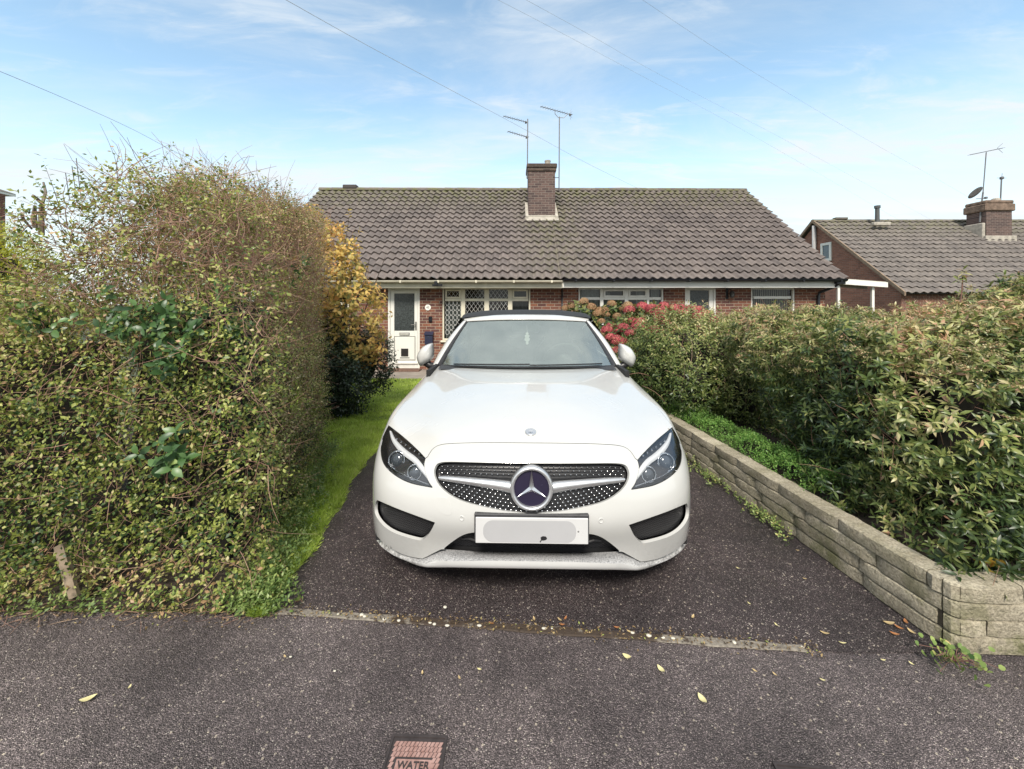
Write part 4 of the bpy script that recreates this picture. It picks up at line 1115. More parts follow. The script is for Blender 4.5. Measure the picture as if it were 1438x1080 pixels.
bung = thing('bungalow', 'pair of brick bungalows under one brown tiled roof behind the white car', 'house', (.7, YW, FLOOR))
E1 = wz(404)                                   # top of the visible brickwork
X0, X1 = -6.75, 8.25
D1 = (wx(544.5), wx(589.5), FLOOR+.03, E1); W1 = (wx(621), wx(745), wz(478), E1)
W2 = (wx(812.5), wx(932), wz(478), E1); D2 = (wx(962), wx(1005.5), FLOOR+.03, E1); W3 = (wx(1055), wx(1116.5), wz(458), E1); W0 = (-6.0, -4.3, .35, E1)
facade(bung, X0, X1, -.6, 2.25, [D1, W1, W2, D2, W3, W0], BRX)
EZ, EY = 2.105, 10.16; RZ, RYY = 5.60, 14.60
gm = MB()
for x in (X0, X1): gm.add([(x, YW, -.6), (x, 18.6, -.6), (x, 18.6, 2.2), (x, RYY, RZ-.16), (x, YW, 2.2)], [(0, 1, 2, 3, 4)])
gm.quad((X0, 18.6, -.6), (X1, 18.6, -.6), (X1, 18.6, 2.2), (X0, 18.6, 2.2)); gm.build('gable_wall', BRY, bung)
rm_ = MB(); rm_.box(X0+.05, X1-.05, YW+1.6, YW+1.65, -.5, 2.2); rm_.build('interior', DARKIN, bung)
# roof
XL, XR = -6.95, 8.44
us = Vector((0, RYY-EY, RZ-EZ)); SL = us.length
Vr, Fr, Ar, nr = tiled((XL, EY, EZ), (1, 0, 0), us, XR-XL, SL)
roof = mesh_obj('roof', Vr, Fr, ROOF1, bung, False, Ar, 28)
bk = MB(); bk.quad((XL, RYY, RZ), (XR, RYY, RZ), (XR, 19.0, 2.1), (XL, 19.0, 2.1)); bk.quad((XL, EY+.06, EZ-.03), (XR, EY+.06, EZ-.03), (XR, RYY, RZ-.03), (XL, RYY, RZ-.03)); bk.build('roof_underlay', ROOF1, roof)
rt_ = MB(); ridge_tiles(rt_, (XL-.02, RYY, RZ+.02), (XR+.02, RYY, RZ+.0)); rt_.build('ridge_tiles', ROOF1, roof)
vt = MB(); vt.bbox(-6.1, -5.6, RYY-.13, RYY+.1, RZ+.06, RZ+.20, .02); vt.build('ridge_vent', IRND, roof)
for x in (XL, XR):
    vg = MB(); a, b_ = Vector((x, EY-.02, EZ-.02)), Vector((x, RYY, RZ-.02)); up = Vector((0, 0, .055)); w2 = .05 if x > 0 else -.05
    vg.add([a, b_, b_+up, a+up, a+Vector((-w2, 0, 0)), b_+Vector((-w2, 0, 0)), b_+up+Vector((-w2, 0, 0)), a+up+Vector((-w2, 0, 0))], [(0,1,2,3),(4,7,6,5),(3,2,6,7),(0,4,5,1),(0,3,7,4)]); vg.build('verge', CONC, roof)
# party joint: a thin mortar line down the tiles
pj = MB(); pj.tube([(1.22, EY, EZ+.045), (1.26, (EY+RYY)/2, (EZ+RZ)/2+.045), (1.20, RYY-2.0, RZ-2.0*(RZ-EZ)/(RYY-EY)+.05)], .008, 5); pj.build('party_joint', simple('old_mortar', (.22, .19, .15), .9, .3), roof)
# fascia, soffit, gutters
fa = MB(); XM = wx(790, EY+.08)
fa.box(XL+.1, XM, EY+.08, EY+.10, wz(404.5, EY+.08), wz(395, EY+.08)); fa.box(XL+.1, XM, EY+.10, YW, wz(404.5, EY+.08)+.004, wz(404.5, EY+.08)+.02); fa.build('fascia', CREAM, bung)
fb = MB(); fb.box(XM+.003, XR-.12, EY+.08, EY+.10, wz(404.0, EY+.08), wz(393, EY+.08)); fb.box(XM+.003, XR-.12, EY+.10, YW, wz(404, EY+.08)+.004, wz(404, EY+.08)+.02); fb.build('fascia', FRAMEW, bung)
def gutter(x0, x1, mat, z, r=.055):
    g = MB(); rows = []
    for x in (x0, x1): rows.append([(x, EY-.035-r*math.cos(a), z-r*math.sin(a)) for a in np.linspace(0, math.pi, 11)])
    g.grid(rows); rows2 = [[(p[0], EY-.035+(p[1]-EY+.035)*.88, z+(p[2]-z)*.88) for p in r_] for r_ in rows]; g.grid(rows2, flip=True)
    for x in (x0, x1): g.add([(x, EY-.035-r*math.cos(a), z-r*math.sin(a)) for a in np.linspace(0, math.pi, 11)], [tuple(range(11))])
    for x in np.arange(x0+.3, x1, .95): g.bbox(x-.02, x+.02, EY-.097, EY+.08, z-r-.006, z+.006, .004)
    g.build('gutter', mat, bung, angle=40)
gutter(XL+.05, XM-.02, CREAM, wz(394, EY-.03)); gutter(XM+.02, XR-.03, BLKG, wz(391.5, EY-.03), .072)
dp = MB(); xd = wx(789); dp.tube([(xd, YW-.05, wz(404)), (xd, YW-.05, FLOOR)], .022, 8)
dp.build('downpipe', BLKG, bung, smooth=True)
dp = MB(); xd = wx(1147); dp.tube([(XR-.14, EY+.03, wz(396, EY)), (XR-.20, EY+.1, wz(402, EY)), (xd+.02, YW-.07, wz(411)), (xd, YW-.06, wz(416)), (xd, YW-.06, FLOOR)], .036, 8)
dp.bbox(XR-.24, XR-.02, EY-.02, EY+.09, wz(399, EY), wz(390, EY), .01); dp.build('downpipe', BLKG, bung, smooth=False)
# --- door 1
def window_unit(parent, x0, x1, z0, z1, cols, mat, y=YW, lead=None, top=None, trans=None, sash=None, cur=None, name='window'):
    """cols: list of (xa, xb) panes; trans: z of the transom bar centre"""
    e = MB(); yf, yb = y+.02, y+.09
    frame_rect(e, x0, x1, z0, z1, .045, yf, yb)
    for (a, b_) in zip(cols[:-1], cols[1:]): e.bbox(a[1], b_[0], yf+.004, yb, z0+.045, z1-.045, .006)
    for a in cols: e.bbox(a[0]-.002, a[1]+.002, yf+.008, yb, trans-.035, trans+.035, .006)
    for k in (sash or []):
        a = cols[k]; frame_rect(e, a[0]+.004, a[1]-.004, trans+.037, z1-.047, .045, yf-.014, yb-.02, .006)
    w = e.build(name, mat, parent)
    for i, a in enumerate(cols):
        p = MB(); p.quad((a[0], yb-.03, z0+.03), (a[1], yb-.03, z0+.03), (a[1], yb-.03, z1-.03), (a[0], yb-.03, z1-.03)); p.build('pane', PANE, w)
    if lead:
        l_ = MB()
        for (k, part) in lead:
            a = cols[k]
            if part in 'tb': leading(l_, a[0]+(.05 if (sash and k in sash) else 0), a[1]-(.05 if (sash and k in sash) else 0), trans+(.085 if (sash and k in sash) else .035), z1-(.09 if (sash and k in sash) else .045), yb-.036)
            if part in 'lb': leading(l_, a[0], a[1], z0+.045, trans-.035, yb-.036)
        l_.build('leading', LEAD, w)
    s_ = MB(); s_.bbox(x0-.04, x1+.04, y-.06, y+.02, z0-.05, z0, .008); s_.build('sill', mat, w)
    return w
sc1 = lambda X: 520+X/5.99
cols1 = [(wx(sc1(628)), wx(sc1(762))), (wx(sc1(797)), wx(sc1(958))), (wx(sc1(998)), wx(sc1(1158))), (wx(sc1(1195)), wx(sc1(1328)))]
tr1 = wz(380+246/5.99)
w1 = window_unit(bung, *W1, cols1, CREAM, lead=[(0, 't'), (1, 'b'), (2, 'b')], trans=tr1, sash=[0, 3])
nc = MB(); curtain(nc, cols1[0][0], cols1[0][1], W1[2], tr1, YW+.16, .012, .07); nc.build('net_curtain', NET_, w1)
# decorative lead loops on the lower left pane
ll = MB(); a, b_ = cols1[0]
for i in range(4):
    xc = a+(b_-a)*(i+.5)/4
    for j in range(9):
        zc = tr1-.08-j*.13
        if zc < W1[2]+.08: break
        ll.tube([(xc+.045*math.sin(t), YW+.052, zc+.062*math.cos(t)) for t in np.linspace(0, 2*math.pi, 13)], .006, 4, cap=False)
ll.build('leading', LEAD, w1)
cc_ = MB(); curtain(cc_, cols1[3][0], cols1[3][1], W1[2], W1[3], YW+.22, .02, .10); cc_.build('curtain', simple('grey_curtain', (.13, .135, .125), .9, .3, 10), w1)
cd = MB()
for a_, b2 in ((cols1[2][0]+.03, cols1[2][0]+.30),): curtain(cd, a_, b2, W1[2], tr1-.05, YW+.4, .02, .08)
cd.build('curtain', simple('dusky_pink_curtain', (.16, .07, .075), .9, .3, 12), w1)
sc2 = lambda X: 800+X/3.595
cols2 = [(wx(sc2(60)), wx(sc2(155))), (wx(sc2(172)), wx(sc2(280))), (wx(sc2(298)), wx(sc2(392))), (wx(sc2(404)), wx(sc2(463)))]
tr2 = wz(380+141/3.595)
w2_ = window_unit(bung, *W2, cols2, FRAMEW, trans=tr2, sash=[1, 2])
for c_, rr3 in ((0, (0, 1)), (1, (0, .35)), (2, (.5, 1)), (3, (.3, 1))):
    nc = MB(); a, b_ = cols2[c_]; curtain(nc, a+(b_-a)*rr3[0], a+(b_-a)*rr3[1], W2[2], W2[3], YW+.18, .02, .11); nc.build('net_curtain', NET_, w2_)
cols3 = [(wx(sc2(933)), wx(sc2(1121)))]
w3 = window_unit(bung, *W3, cols3, FRAMEW, trans=wz(380+136/3.595))
nc = MB(); a, b_ = cols3[0]; n_ = 17
for i in range(n_):
    xa = a+(b_-a)*(i+.05)/n_; xb = a+(b_-a)*(i+.9)/n_; nc.quad((xa, YW+.15, W3[2]), (xb, YW+.17, W3[2]), (xb, YW+.17, W3[3]), (xa, YW+.15, W3[3]))
nc.build('vertical_blind', simple('cream_blind', (.44, .41, .32), .9, .15), w3)
w0 = window_unit(bung, *W0, [(-5.9, -5.2), (-5.1, -4.4)], CREAM, trans=1.5)
def door(parent, x0, x1, z0, z1, gx0, gx1, gz0, gz1, mat, full=True):
    e = MB(); yf = YW+.01
    frame_rect(e, x0, x1, z0, z1, .055, yf, yf+.08); d = e.build('door', mat, parent)
    l_ = MB(); a, b_ = x0+.06, x1-.06; y0, y1 = yf+.015, yf+.055
    l_.bbox(a, gx0, y0, y1, z0+.06, z1-.06, .006); l_.bbox(gx1, b_, y0, y1, z0+.06, z1-.06, .006); l_.bbox(gx0-.001, gx1+.001, y0+.003, y1, gz1, z1-.062, .006)
    l_.bbox(gx0-.001, gx1+.001, y0+.003, y1, z0+.062, gz0, .006); l_.build('door_leaf', mat, d)
    g = MB(); g.quad((gx0, y0+.02, gz0), (gx1, y0+.02, gz0), (gx1, y0+.02, gz1), (gx0, y0+.02, gz1)); g.build('glass', OBSC, d)
    return d, y0
DOORM = simple('white_door', (.70, .69, .64), .32, .05, 3); GAPM = simple('door_trim_grey', (.10, .10, .09), .7)  # second grey: dark outline of the lower panel and the strip
d1, y0 = door(bung, *D1, wx(sc1(199)), wx(sc1(369)), wz(380+508/5.99), wz(380+192/5.99), DOORM)
z_ = lambda Y: wz(380+Y/5.99); x_ = lambda X: wx(sc1(X))
m_ = MB(); frame_rect(m_, x_(199), x_(377), z_(756), z_(553), .012, y0-.008, y0+.01, .003); m_.build('lower_panel', GAPM, d1)
m_ = MB(); m_.bbox(x_(207), x_(369), y0-.004, y0+.012, z_(748), z_(561), .003); m_.build('lower_panel', DOORM, d1)
m_ = MB(); m_.bbox(x_(243), x_(329), y0-.012, y0+.012, z_(547), z_(522), .006); lb = m_.build('letterbox', SATIN, d1)
m_ = MB(); m_.bbox(x_(250), x_(322), y0-.016, y0-.011, z_(541), z_(528), .002); m_.build('flap', simple('flap_grey', (.45, .44, .40), .4), lb)
m_ = MB(); m_.bbox(x_(258), x_(318), y0-.022, y0+.012, z_(721), z_(657), .004); m_.build('cat_flap', simple('cat_flap_dark', (.02, .017, .018), .4), d1)
m_ = MB(); m_.bbox(x_(247), x_(328), y0-.012, y0, z_(738), z_(731), .002); m_.build('weather_strip', GAPM, d1)
m_ = MB(); m_.bbox(x_(170), x_(400), y0-.03, y0+.01, z_(785), z_(773), .004); m_.build('weather_bar', DOORM, d1)
m_ = MB(); m_.bbox(x_(376), x_(389), y0-.02, y0+.01, z_(500), z_(430), .004); m_.tube([(x_(383), y0-.02, z_(455)), (x_(383), y0-.055, z_(455)), (x_(345), y0-.06, z_(455))], .011, 8); m_.build('handle', simple('handle_grey', (.35, .35, .33), .3, metallic=.7), d1)
st_ = MB(); st_.bbox(D1[0]-.05, D1[1]+.05, YW-.30, YW+.01, -.27, FLOOR+.03, .01); st_.build('doorstep', simple('step_brick', (.13, .07, .05), .8, .3, 20), bung)
d2, y0b = door(bung, *D2, wx(sc2(610)), wx(sc2(706)), .9, wz(380+100/3.595), DOORM)
# --- things fixed to the front
pq = MB(); pc = Vector((x_(485), YW, z_(311))); pq.lathe([(.075, 0), (.078, .008), (.070, .014), (0, .014)], pc, (0, -1, 0), 28)
plq = tag(pq.build('house_number_plaque', simple('plaque_white', (.78, .77, .72), .4, .04), None, smooth=False), 'small round white number plaque on the brick pier beside the front door', 'plaque')
cu = bpy.data.curves.new('numerals', 'FONT'); cu.body = '43'; cu.size = .085; cu.align_x = 'CENTER'; cu.align_y = 'CENTER'; cu.extrude = .001
to = bpy.data.objects.new('numerals', cu); scene.collection.objects.link(to); dg = bpy.context.evaluated_depsgraph_get(); me = bpy.data.meshes.new_from_object(to.evaluated_get(dg)); bpy.data.objects.remove(to)
Vt = np.array([v.co[:] for v in me.vertices]); Vt = np.stack([Vt[:, 0]+pc.x, YW-.0155+Vt[:, 2]*0-.001*(Vt[:, 2] > 0), Vt[:, 1]+pc.z], 1)
mesh_obj('numerals', Vt, [tuple(p_.vertices) for p_ in me.polygons], BLKG, plq)
db = MB(); db.bbox(x_(493), x_(521), YW-.05, YW, z_(430), z_(385), .008); db.bbox(x_(497), x_(517), YW-.06, YW-.048, z_(400), z_(390), .003); tag(db.build('key_safe', BLKG), 'small black box on the brick pier under the round number plaque', 'key safe')
pb = thing('letter_box', 'navy wall-mounted post box on the brick pier below the small black box', 'post box', (x_(495), YW, z_(560)))
NAVY = simple('navy_paint', (.022, .026, .055), .4, .15)
m_ = MB(); m_.bbox(x_(464), x_(530), YW-.11, YW, z_(620), z_(530), .008); m_.build('box_body', NAVY, pb)
m_ = MB(); m_.prism([(x_(460), YW, z_(512)), (x_(460), YW-.13, z_(533)), (x_(460), YW-.13, z_(540)), (x_(460), YW, z_(527))], (x_(534)-x_(460), 0, 0)); m_.build('lid', NAVY, pb)
m_ = MB(); m_.lathe([(.010, 0), (.010, .004), (0, .005)], (x_(495), YW-.11, z_(557)), (0, -1, 0), 12); m_.build('lock', CHROME, pb)
cm = thing('floodlight_sensor', 'black sensor light clamped to the gutter above the brick pier', 'outdoor light', (x_(560), EY, wz(398, EY)))
m_ = MB(); gx_ = (560/5.99+520-CX)/F*EY; m_.tube([(gx_, EY-.03, wz(401, EY)), (gx_, EY-.05, wz(394, EY)), (gx_-.05, EY-.08, wz(390, EY)), (gx_-.12, EY-.08, wz(388.5, EY))], .014, 8); m_.bbox(gx_-.10, gx_+.15, EY-.09, EY-.05, wz(402, EY), wz(399, EY), .006); m_.build('bracket', BLKG, cm)
m_ = MB(); m_.bbox(gx_-.045, gx_+.035, EY-.12, EY-.04, wz(401, EY), wz(395, EY), .01); m_.build('lamp_head', BLKG, cm)
wl = thing('wall_lantern', 'black wall lantern between the right hand door and window', 'wall lamp', (wx(1023.5), YW, wz(412)))
m_ = MB(); m_.bbox(wx(1019), wx(1022), YW-.03, YW, wz(420), wz(405), .004); m_.tube([(wx(1020.5), YW-.02, wz(408)), (wx(1020.5), YW-.1, wz(406)), (wx(1024), YW-.13, wz(408))], .01, 6); m_.build('bracket', BLKG, wl)
m_ = MB(); m_.lathe([(.03, 0), (.055, .03), (.06, .12), (.07, .13), (.03, .17), (0, .18)], (wx(1024.5), YW-.13, wz(418)), (0, 0, 1), 6); m_.build('lantern', simple('lantern_dark', (.03, .03, .03), .3), wl)
mt = MB(); mt.bbox(wx(543), wx(546), YW-.04, YW-.0, wz(420), wz(405), .005); 
# --- chimney, aerials
CYF = 12.75; cxa, cxb = wx(742, CYF), wx(779.5, CYF)
ch = MB(); ch.box(cxa, cxb, CYF, CYF+.75, 3.9, wz(239, CYF)); chm = ch.build('chimney', BRC, roof)
cp2 = MB(); zt = wz(239, CYF); 
cp2.bbox(cxa-.03, cxb+.035, CYF-.035, CYF+.785, zt-.03, zt+.07, .01); cp2.bbox(cxa-.055, cxb+.06, CYF-.06, CYF+.81, zt+.071, wz(230, CYF), .02); cp2.build('corbel', brick('chimney_corbel', 'x', (.12, .085, .065), (.06, .042, .035), (.14, .12, .095), .03), chm)
fl_ = MB(); sl_ = (RZ-EZ)/(RYY-EY); zf = EZ+(CYF-EY)*sl_
fl_.bbox(cxa-.04, cxb+.04, CYF-.04, CYF+.0, zf-.05, zf+.16, .015)
fl_.add([(cxa-.10, CYF-.18, zf-.04), (cxb+.10, CYF-.18, zf-.04), (cxb+.10, CYF-.02, zf+.11), (cxa-.10, CYF-.02, zf+.11)], [(0, 1, 2, 3)])
for x0, x1 in ((cxa-.09, cxa), (cxb, cxb+.09)):
    fl_.prism([(x0, CYF-.1, zf-.02), (x0, CYF-.1, zf+.12), (x0, CYF+.7, zf+.12+.8*sl_), (x0, CYF+.7, zf-.02+.8*sl_)], (x1-x0, 0, 0))
fl_.build('flashing', CONC, chm)
cpt = MB(); cpt.lathe([(.10, 0), (.085, .10), (.095, .16), (.10, .17), (.10, .20), (.07, .20), (.065, .05)], (wx(769, CYF+.3), CYF+.3, wz(230, CYF)), (0, 0, 1), 16); cpt.build('chimney_pot', CONC, chm, angle=40)
METAL = simple('aerial_metal', (.16, .16, .165), .5, .2, 20, metallic=.3)
def aerial(label, px, py0, py1, Y, yagis, group='television aerials', extra=None):
    t = thing('tv_aerial', label, 'aerial', tuple(W(px, py1, Y)), group=group)
    m_ = MB(); m_.tube([W(px, py1, Y), W(px+.6, py0, Y)], .018, 6)
    for (dz_,) in (extra or []): m_.tube([W(px, dz_, Y), W(px-10, dz_, Y+.05)], .012, 5)
    m_.build('mast', METAL, t)
    for (xa, ya, xb, yb, els) in yagis:
        a = W(xa, ya, Y-.35); b_ = W(xb, yb, Y+.25); m_ = MB(); m_.tube([a, b_], .011, 5)
        d = (b_-a).normalized(); side = d.cross(Vector((0, 0, 1))).normalized()
        for k in range(els): p = a + (b_-a)*((k+.5)/els); m_.tube([p-side*.085, p+side*.085], .0045, 4)
        m_.bbox(b_.x-.09, b_.x-.03, b_.y-.03, b_.y+.03, b_.z-.03, b_.z+.03, .006)
        m_.build('antenna', METAL, t)
    return t
aerial('left chimney aerial with two stacked beams pointing left', 740.5, 167, 250, CYF+.1, [(707, 163, 741, 172, 11), (713, 184.5, 742, 193, 9)])
a2 = aerial('taller right chimney aerial with one long beam and curved bracket', 785, 164, 268, CYF+.35, [(759, 149.5, 803, 161.5, 13)], extra=[(249.5,), (264.5,)])
m_ = MB(); Yq = CYF+.35
m_.tube([W(779, 155, Yq), W(779.5, 160, Yq), W(784, 165, Yq), W(792, 165.5, Yq), W(797, 160, Yq)], .010, 5)
for an in (-60, -35, 0, 30, 55): 
    c0_ = W(799.5, 160, Yq); m_.tube([c0_, c0_ + Vector((.12*math.cos(math.radians(an)), .05, .20*math.sin(math.radians(an))))], .005, 4)
m_.build('reflector', METAL, a2)
# --- neighbouring house on the right
nb_ = thing('neighbour_house', 'brick gabled bungalow with grey tiled roof beyond the right hand shrubs', 'house', (15.5, 15.5, FLOOR))
NX = 14.9; NR = 19.76; NZ = CH+(HY-311)/F*NR; NF = 15.15; NFZ = CH+(HY-412)/F*NF; NB_ = 24.3
slp = (NZ-NFZ)/(NR-NF)
m_ = MB(); m_.add([(NX, NF+.25, -.6), (NX, NB_, -.6), (NX, NB_, NFZ), (NX, NR, NZ-.12), (NX, NF+.25, NFZ+.08)], [(0, 1, 2, 3, 4)]); m_.build('gable_wall', BRY, nb_)
m_ = MB(); m_.quad((NX, NF+.25, -.6), (34, NF+.25, -.6), (34, NF+.25, NFZ+.1), (NX, NF+.25, NFZ+.1)); m_.build('wall', BRX, nb_)
us2 = Vector((0, NR-NF, NZ-NFZ)); V2, F2, A2_, _n = tiled((NX-.12, NF, NFZ), (1, 0, 0), us2, 19, us2.length, gauge=.36, pitch=.30, dx=.03)
nroof = mesh_obj('roof', V2, F2, ROOF2, nb_, False, A2_, 28)
m_ = MB(); m_.quad((NX-.12, NR, NZ), (34, NR, NZ), (34, NB_+.3, NFZ), (NX-.12, NB_+.3, NFZ)); m_.quad((NX-.1, NF+.05, NFZ-.02), (34, NF+.05, NFZ-.02), (34, NR, NZ-.02), (NX-.1, NR, NZ-.02)); m_.build('roof_underlay', ROOF2, nroof)
m_ = MB(); ridge_tiles(m_, (NX-.15, NR, NZ), (34, NR, NZ)); m_.bbox(NX+.9, NX+1.5, NR-.15, NR+.1, NZ+.08, NZ+.18, .02); m_.build('ridge_tiles', ROOF2, nroof)
m_ = MB()
for (ya, za, yb, zb) in ((NF-.05, NFZ-.03, NR, NZ), (NB_+.3, NFZ, NR, NZ)):
    m_.prism([(NX-.17, ya, za-.06), (NX-.17, yb, zb-.06), (NX-.17, yb, zb+.09), (NX-.17, ya, za+.09)], (.06, 0, 0))
m_.build('verge', simple('timber_verge', (.22, .16, .11), .8, .3, 10), nroof)
def gp(px, py): Y = NX*F/(px-CX); return (NX, Y, CH-(py-HY)/F*Y)
m_ = MB(); a = gp(1168.5, 367); b_ = gp(1153.5, 341); y0_, y1_, z0_, z1_ = a[1], b_[1], a[2], wz(341, (a[1]+b_[1])/2)
z0_ = wz(367, (a[1]+b_[1])/2)
def frame_y(m_, y0, y1, z0, z1, w_, x0, x1):
    m_.bbox(x0, x1, y0, y0+w_, z0, z1, .01); m_.bbox(x0, x1, y1-w_, y1, z0, z1, .01); m_.bbox(x0+.002, x1, y0+w_, y1-w_, z1-w_, z1, .01); m_.bbox(x0+.002, x1, y0+w_, y1-w_, z0, z0+w_, .01)
frame_y(m_, y0_, y1_, z0_, z1_, .12, NX-.06, NX+.02); gw = m_.build('window', FRAMEW, nb_)
m_ = MB(); m_.quad((NX-.02, y0_, z0_), (NX-.02, y1_, z0_), (NX-.02, y1_, z1_), (NX-.02, y0_, z1_)); m_.build('pane', simple('grey_glass', (.10, .14, .17), .15), gw)
m_ = MB(); q = gp(1146, 340); m_.tube([(NX-.09, q[1], 2.0), (NX-.09, q[1], CH+(HY-317)/F*q[1])], .09, 10); m_.build('soil_pipe', simple('grey_pvc', (.42, .41, .40), .5), nb_, smooth=True)
m_ = MB(); q = W(1232, 306, NR-.6); m_.lathe([(.09, -.2), (.085, .45), (.12, .46), (.12, .58), (.0, .60)], q, (0, 0, 1), 12); m_.build('flue', simple('flue_grey', (.07, .075, .075), .6), nroof, angle=40)
m_ = MB(); m_.bbox(q[0]-.4, q[0]+.4, q[1]-.3, q[1]-.1, q[2]-.42, q[2]-.25, .03); m_.build('flue_flashing', CONC, nroof)
CY2 = 18.3; ca, cb2 = wx(1385, CY2), wx(1421, CY2)
m_ = MB(); m_.box(ca, cb2, CY2, CY2+.8, 4.2, wz(296, CY2)); nch = m_.build('chimney', BRC, nroof)
m_ = MB(); m_.bbox(ca-.10, cb2+.10, CY2-.08, CY2+.88, wz(296, CY2)-.01, wz(286, CY2), .04); m_.bbox(ca-.05, cb2+.06, CY2-.05, CY2+.85, wz(286, CY2)+.001, wz(281, CY2), .04); m_.build('corbel', simple('weathered_brick', (.17, .12, .09), .95, .4, 6, bump=.03, bs=12), nch)
m_ = MB(); zf2 = NFZ+(CY2-NF)*slp; m_.bbox(ca-.12, cb2+.12, CY2-.1, CY2+.0, zf2-.1, zf2+.2, .02); m_.bbox(ca-.16, ca-.02, CY2, CY2+.8, zf2+.02, zf2+.8, .03); m_.build('flashing', CONC, nch)
m_ = MB(); m_.lathe([(.16, 0), (.15, .12), (.10, .16), (0, .17)], (wx(1398, CY2+.3), CY2+.3, wz(281, CY2)), (0, 0, 1), 12); m_.build('chimney_cap', CONC, nch)
Yd = CY2+.2; q0 = W(1376, 312, Yd); q1 = W(1380.5, 270, Yd)
t = thing('satellite_dish', 'grey satellite dish beside the right hand chimney', 'satellite dish', tuple(q0))
m_ = MB(); m_.tube([q0, W(1377, 300, Yd), q1], .035, 6); m_.build('mast', METAL, t)
m_ = MB(); dn = Vector((.25, -.75, -.75)).normalized(); m_.lathe([(0, -.055), (.15, -.045), (.29, 0), (.30, .004), (.15, -.035), (0, -.045)], W(1369.5, 270.5, Yd-.2), dn, 24); dd_ = m_.build('reflector', simple('dish_grey', (.36, .36, .38), .5, .1), t, smooth=True); dd_.rotation_euler = (0, 0, 0)
m_ = MB(); c_ = W(1369.5, 270.5, Yd-.2); m_.tube([c_+Vector((.05, .02, -.28)), c_+dn*.35+Vector((.12, 0, -.08))], .014, 5); m_.bbox(*[v for k in range(3) for v in ((c_+dn*.35+Vector((.12, 0, -.06)))[k]-.045, (c_+dn*.35+Vector((.12, 0, -.06)))[k]+.045)], .01); m_.build('feed_arm', METAL, t)
t = thing('tv_aerial', 'tall leaning aerial above the satellite dish on the right chimney', 'aerial', tuple(q1), group='television aerials')
m_ = MB(); m_.tube([q1, W(1385, 214, Yd)], .022, 6); m_.build('mast', METAL, t)
m_ = MB(); a, b_ = W(1362, 217.5, Yd-.6), W(1408, 208, Yd+.4); m_.tube([a, b_], .015, 5); d = (b_-a).normalized(); sd = d.cross(Vector((0, 0, 1))).normalized()
for k in range(12): p = a+(b_-a)*((k+.5)/12); m_.tube([p-sd*.12, p+sd*.12], .007, 4)
for k in (-1, 1): m_.tube([b_+Vector((-.25, 0, 0)), b_+Vector((0, 0, .22*k))], .007, 4)
m_.build('antenna', METAL, t)
t = thing('tv_aerial', 'short aerial standing directly on the right chimney top', 'aerial', tuple(W(1405, 281, CY2+.3)), group='television aerials')
m_ = MB(); m_.tube([W(1405, 281, CY2+.3), W(1406.5, 250, CY2+.3)], .03, 6); m_.build('mast', METAL, t)
m_ = MB(); c_ = W(1406.8, 250, CY2+.3); m_.bbox(c_.x-.06, c_.x+.06, c_.y-.06, c_.y+.06, c_.z-.06, c_.z+.06, .02); m_.tube([c_-Vector((.22, 0, 0)), c_+Vector((.22, 0, 0))], .008, 4); m_.tube([c_, c_+Vector((.02, 0, .22))], .008, 4); m_.build('antenna', METAL, t)
# --- lean-to between the houses
ct = thing('carport', 'flat white-edged carport roof between the two houses', 'carport', (9.0, 11.5, FLOOR))
Yc = 11.2; 
m_ = MB(); xa, xb = wx(1168, Yc), wx(1247, Yc)
m_.prism([(xa, Yc, wz(398, Yc)), (xb, Yc, wz(403.5, Yc)), (xb, Yc, wz(396.5, Yc)), (xa, Yc, wz(390.5, Yc))], (0, .04, 0)); m_.build('front_fascia', FRAMEW, ct)
m_ = MB(); m_.prism([(xa, Yc+.05, wz(391, Yc)), (xb, Yc+.05, wz(397, Yc)), (xb, Yc+.05, wz(396.6, Yc)+.02), (xa, Yc+.05, wz(390.6, Yc)+.02)], (0, 3.6, 0)); m_.build('roof_sheet', CONC, ct)
m_ = MB(); m_.prism([(xa, Yc+.3, wz(401, Yc)), (xb-.3, Yc+.3, wz(405.5, Yc)), (xb-.3, Yc+.3, wz(401.5, Yc)), (xa, Yc+.3, wz(397, Yc))], (0, .05, 0)); m_.build('beam', simple('faded_beam', (.32, .27, .24), .8, .2), ct)
m_ = MB(); m_.bbox(xb-.35, xb-.28, Yc+.1, Yc+.17, FLOOR-.2, wz(403, Yc), .005); m_.bbox(xa+.25, xa+.32, Yc+.1, Yc+.17, FLOOR-.2, wz(401, Yc), .005); m_.build('post', FRAMEW, ct)
m_ = MB(); m_.box(xa+.0, xb-.1, 14.7, 14.9, -.6, 2.05); tag(m_.build('garage_wall', brick('garage_brick', 'x', (.11, .05, .04), (.06, .03, .025), (.12, .1, .08))), 'dark brick wall at the back of the carport', 'wall')
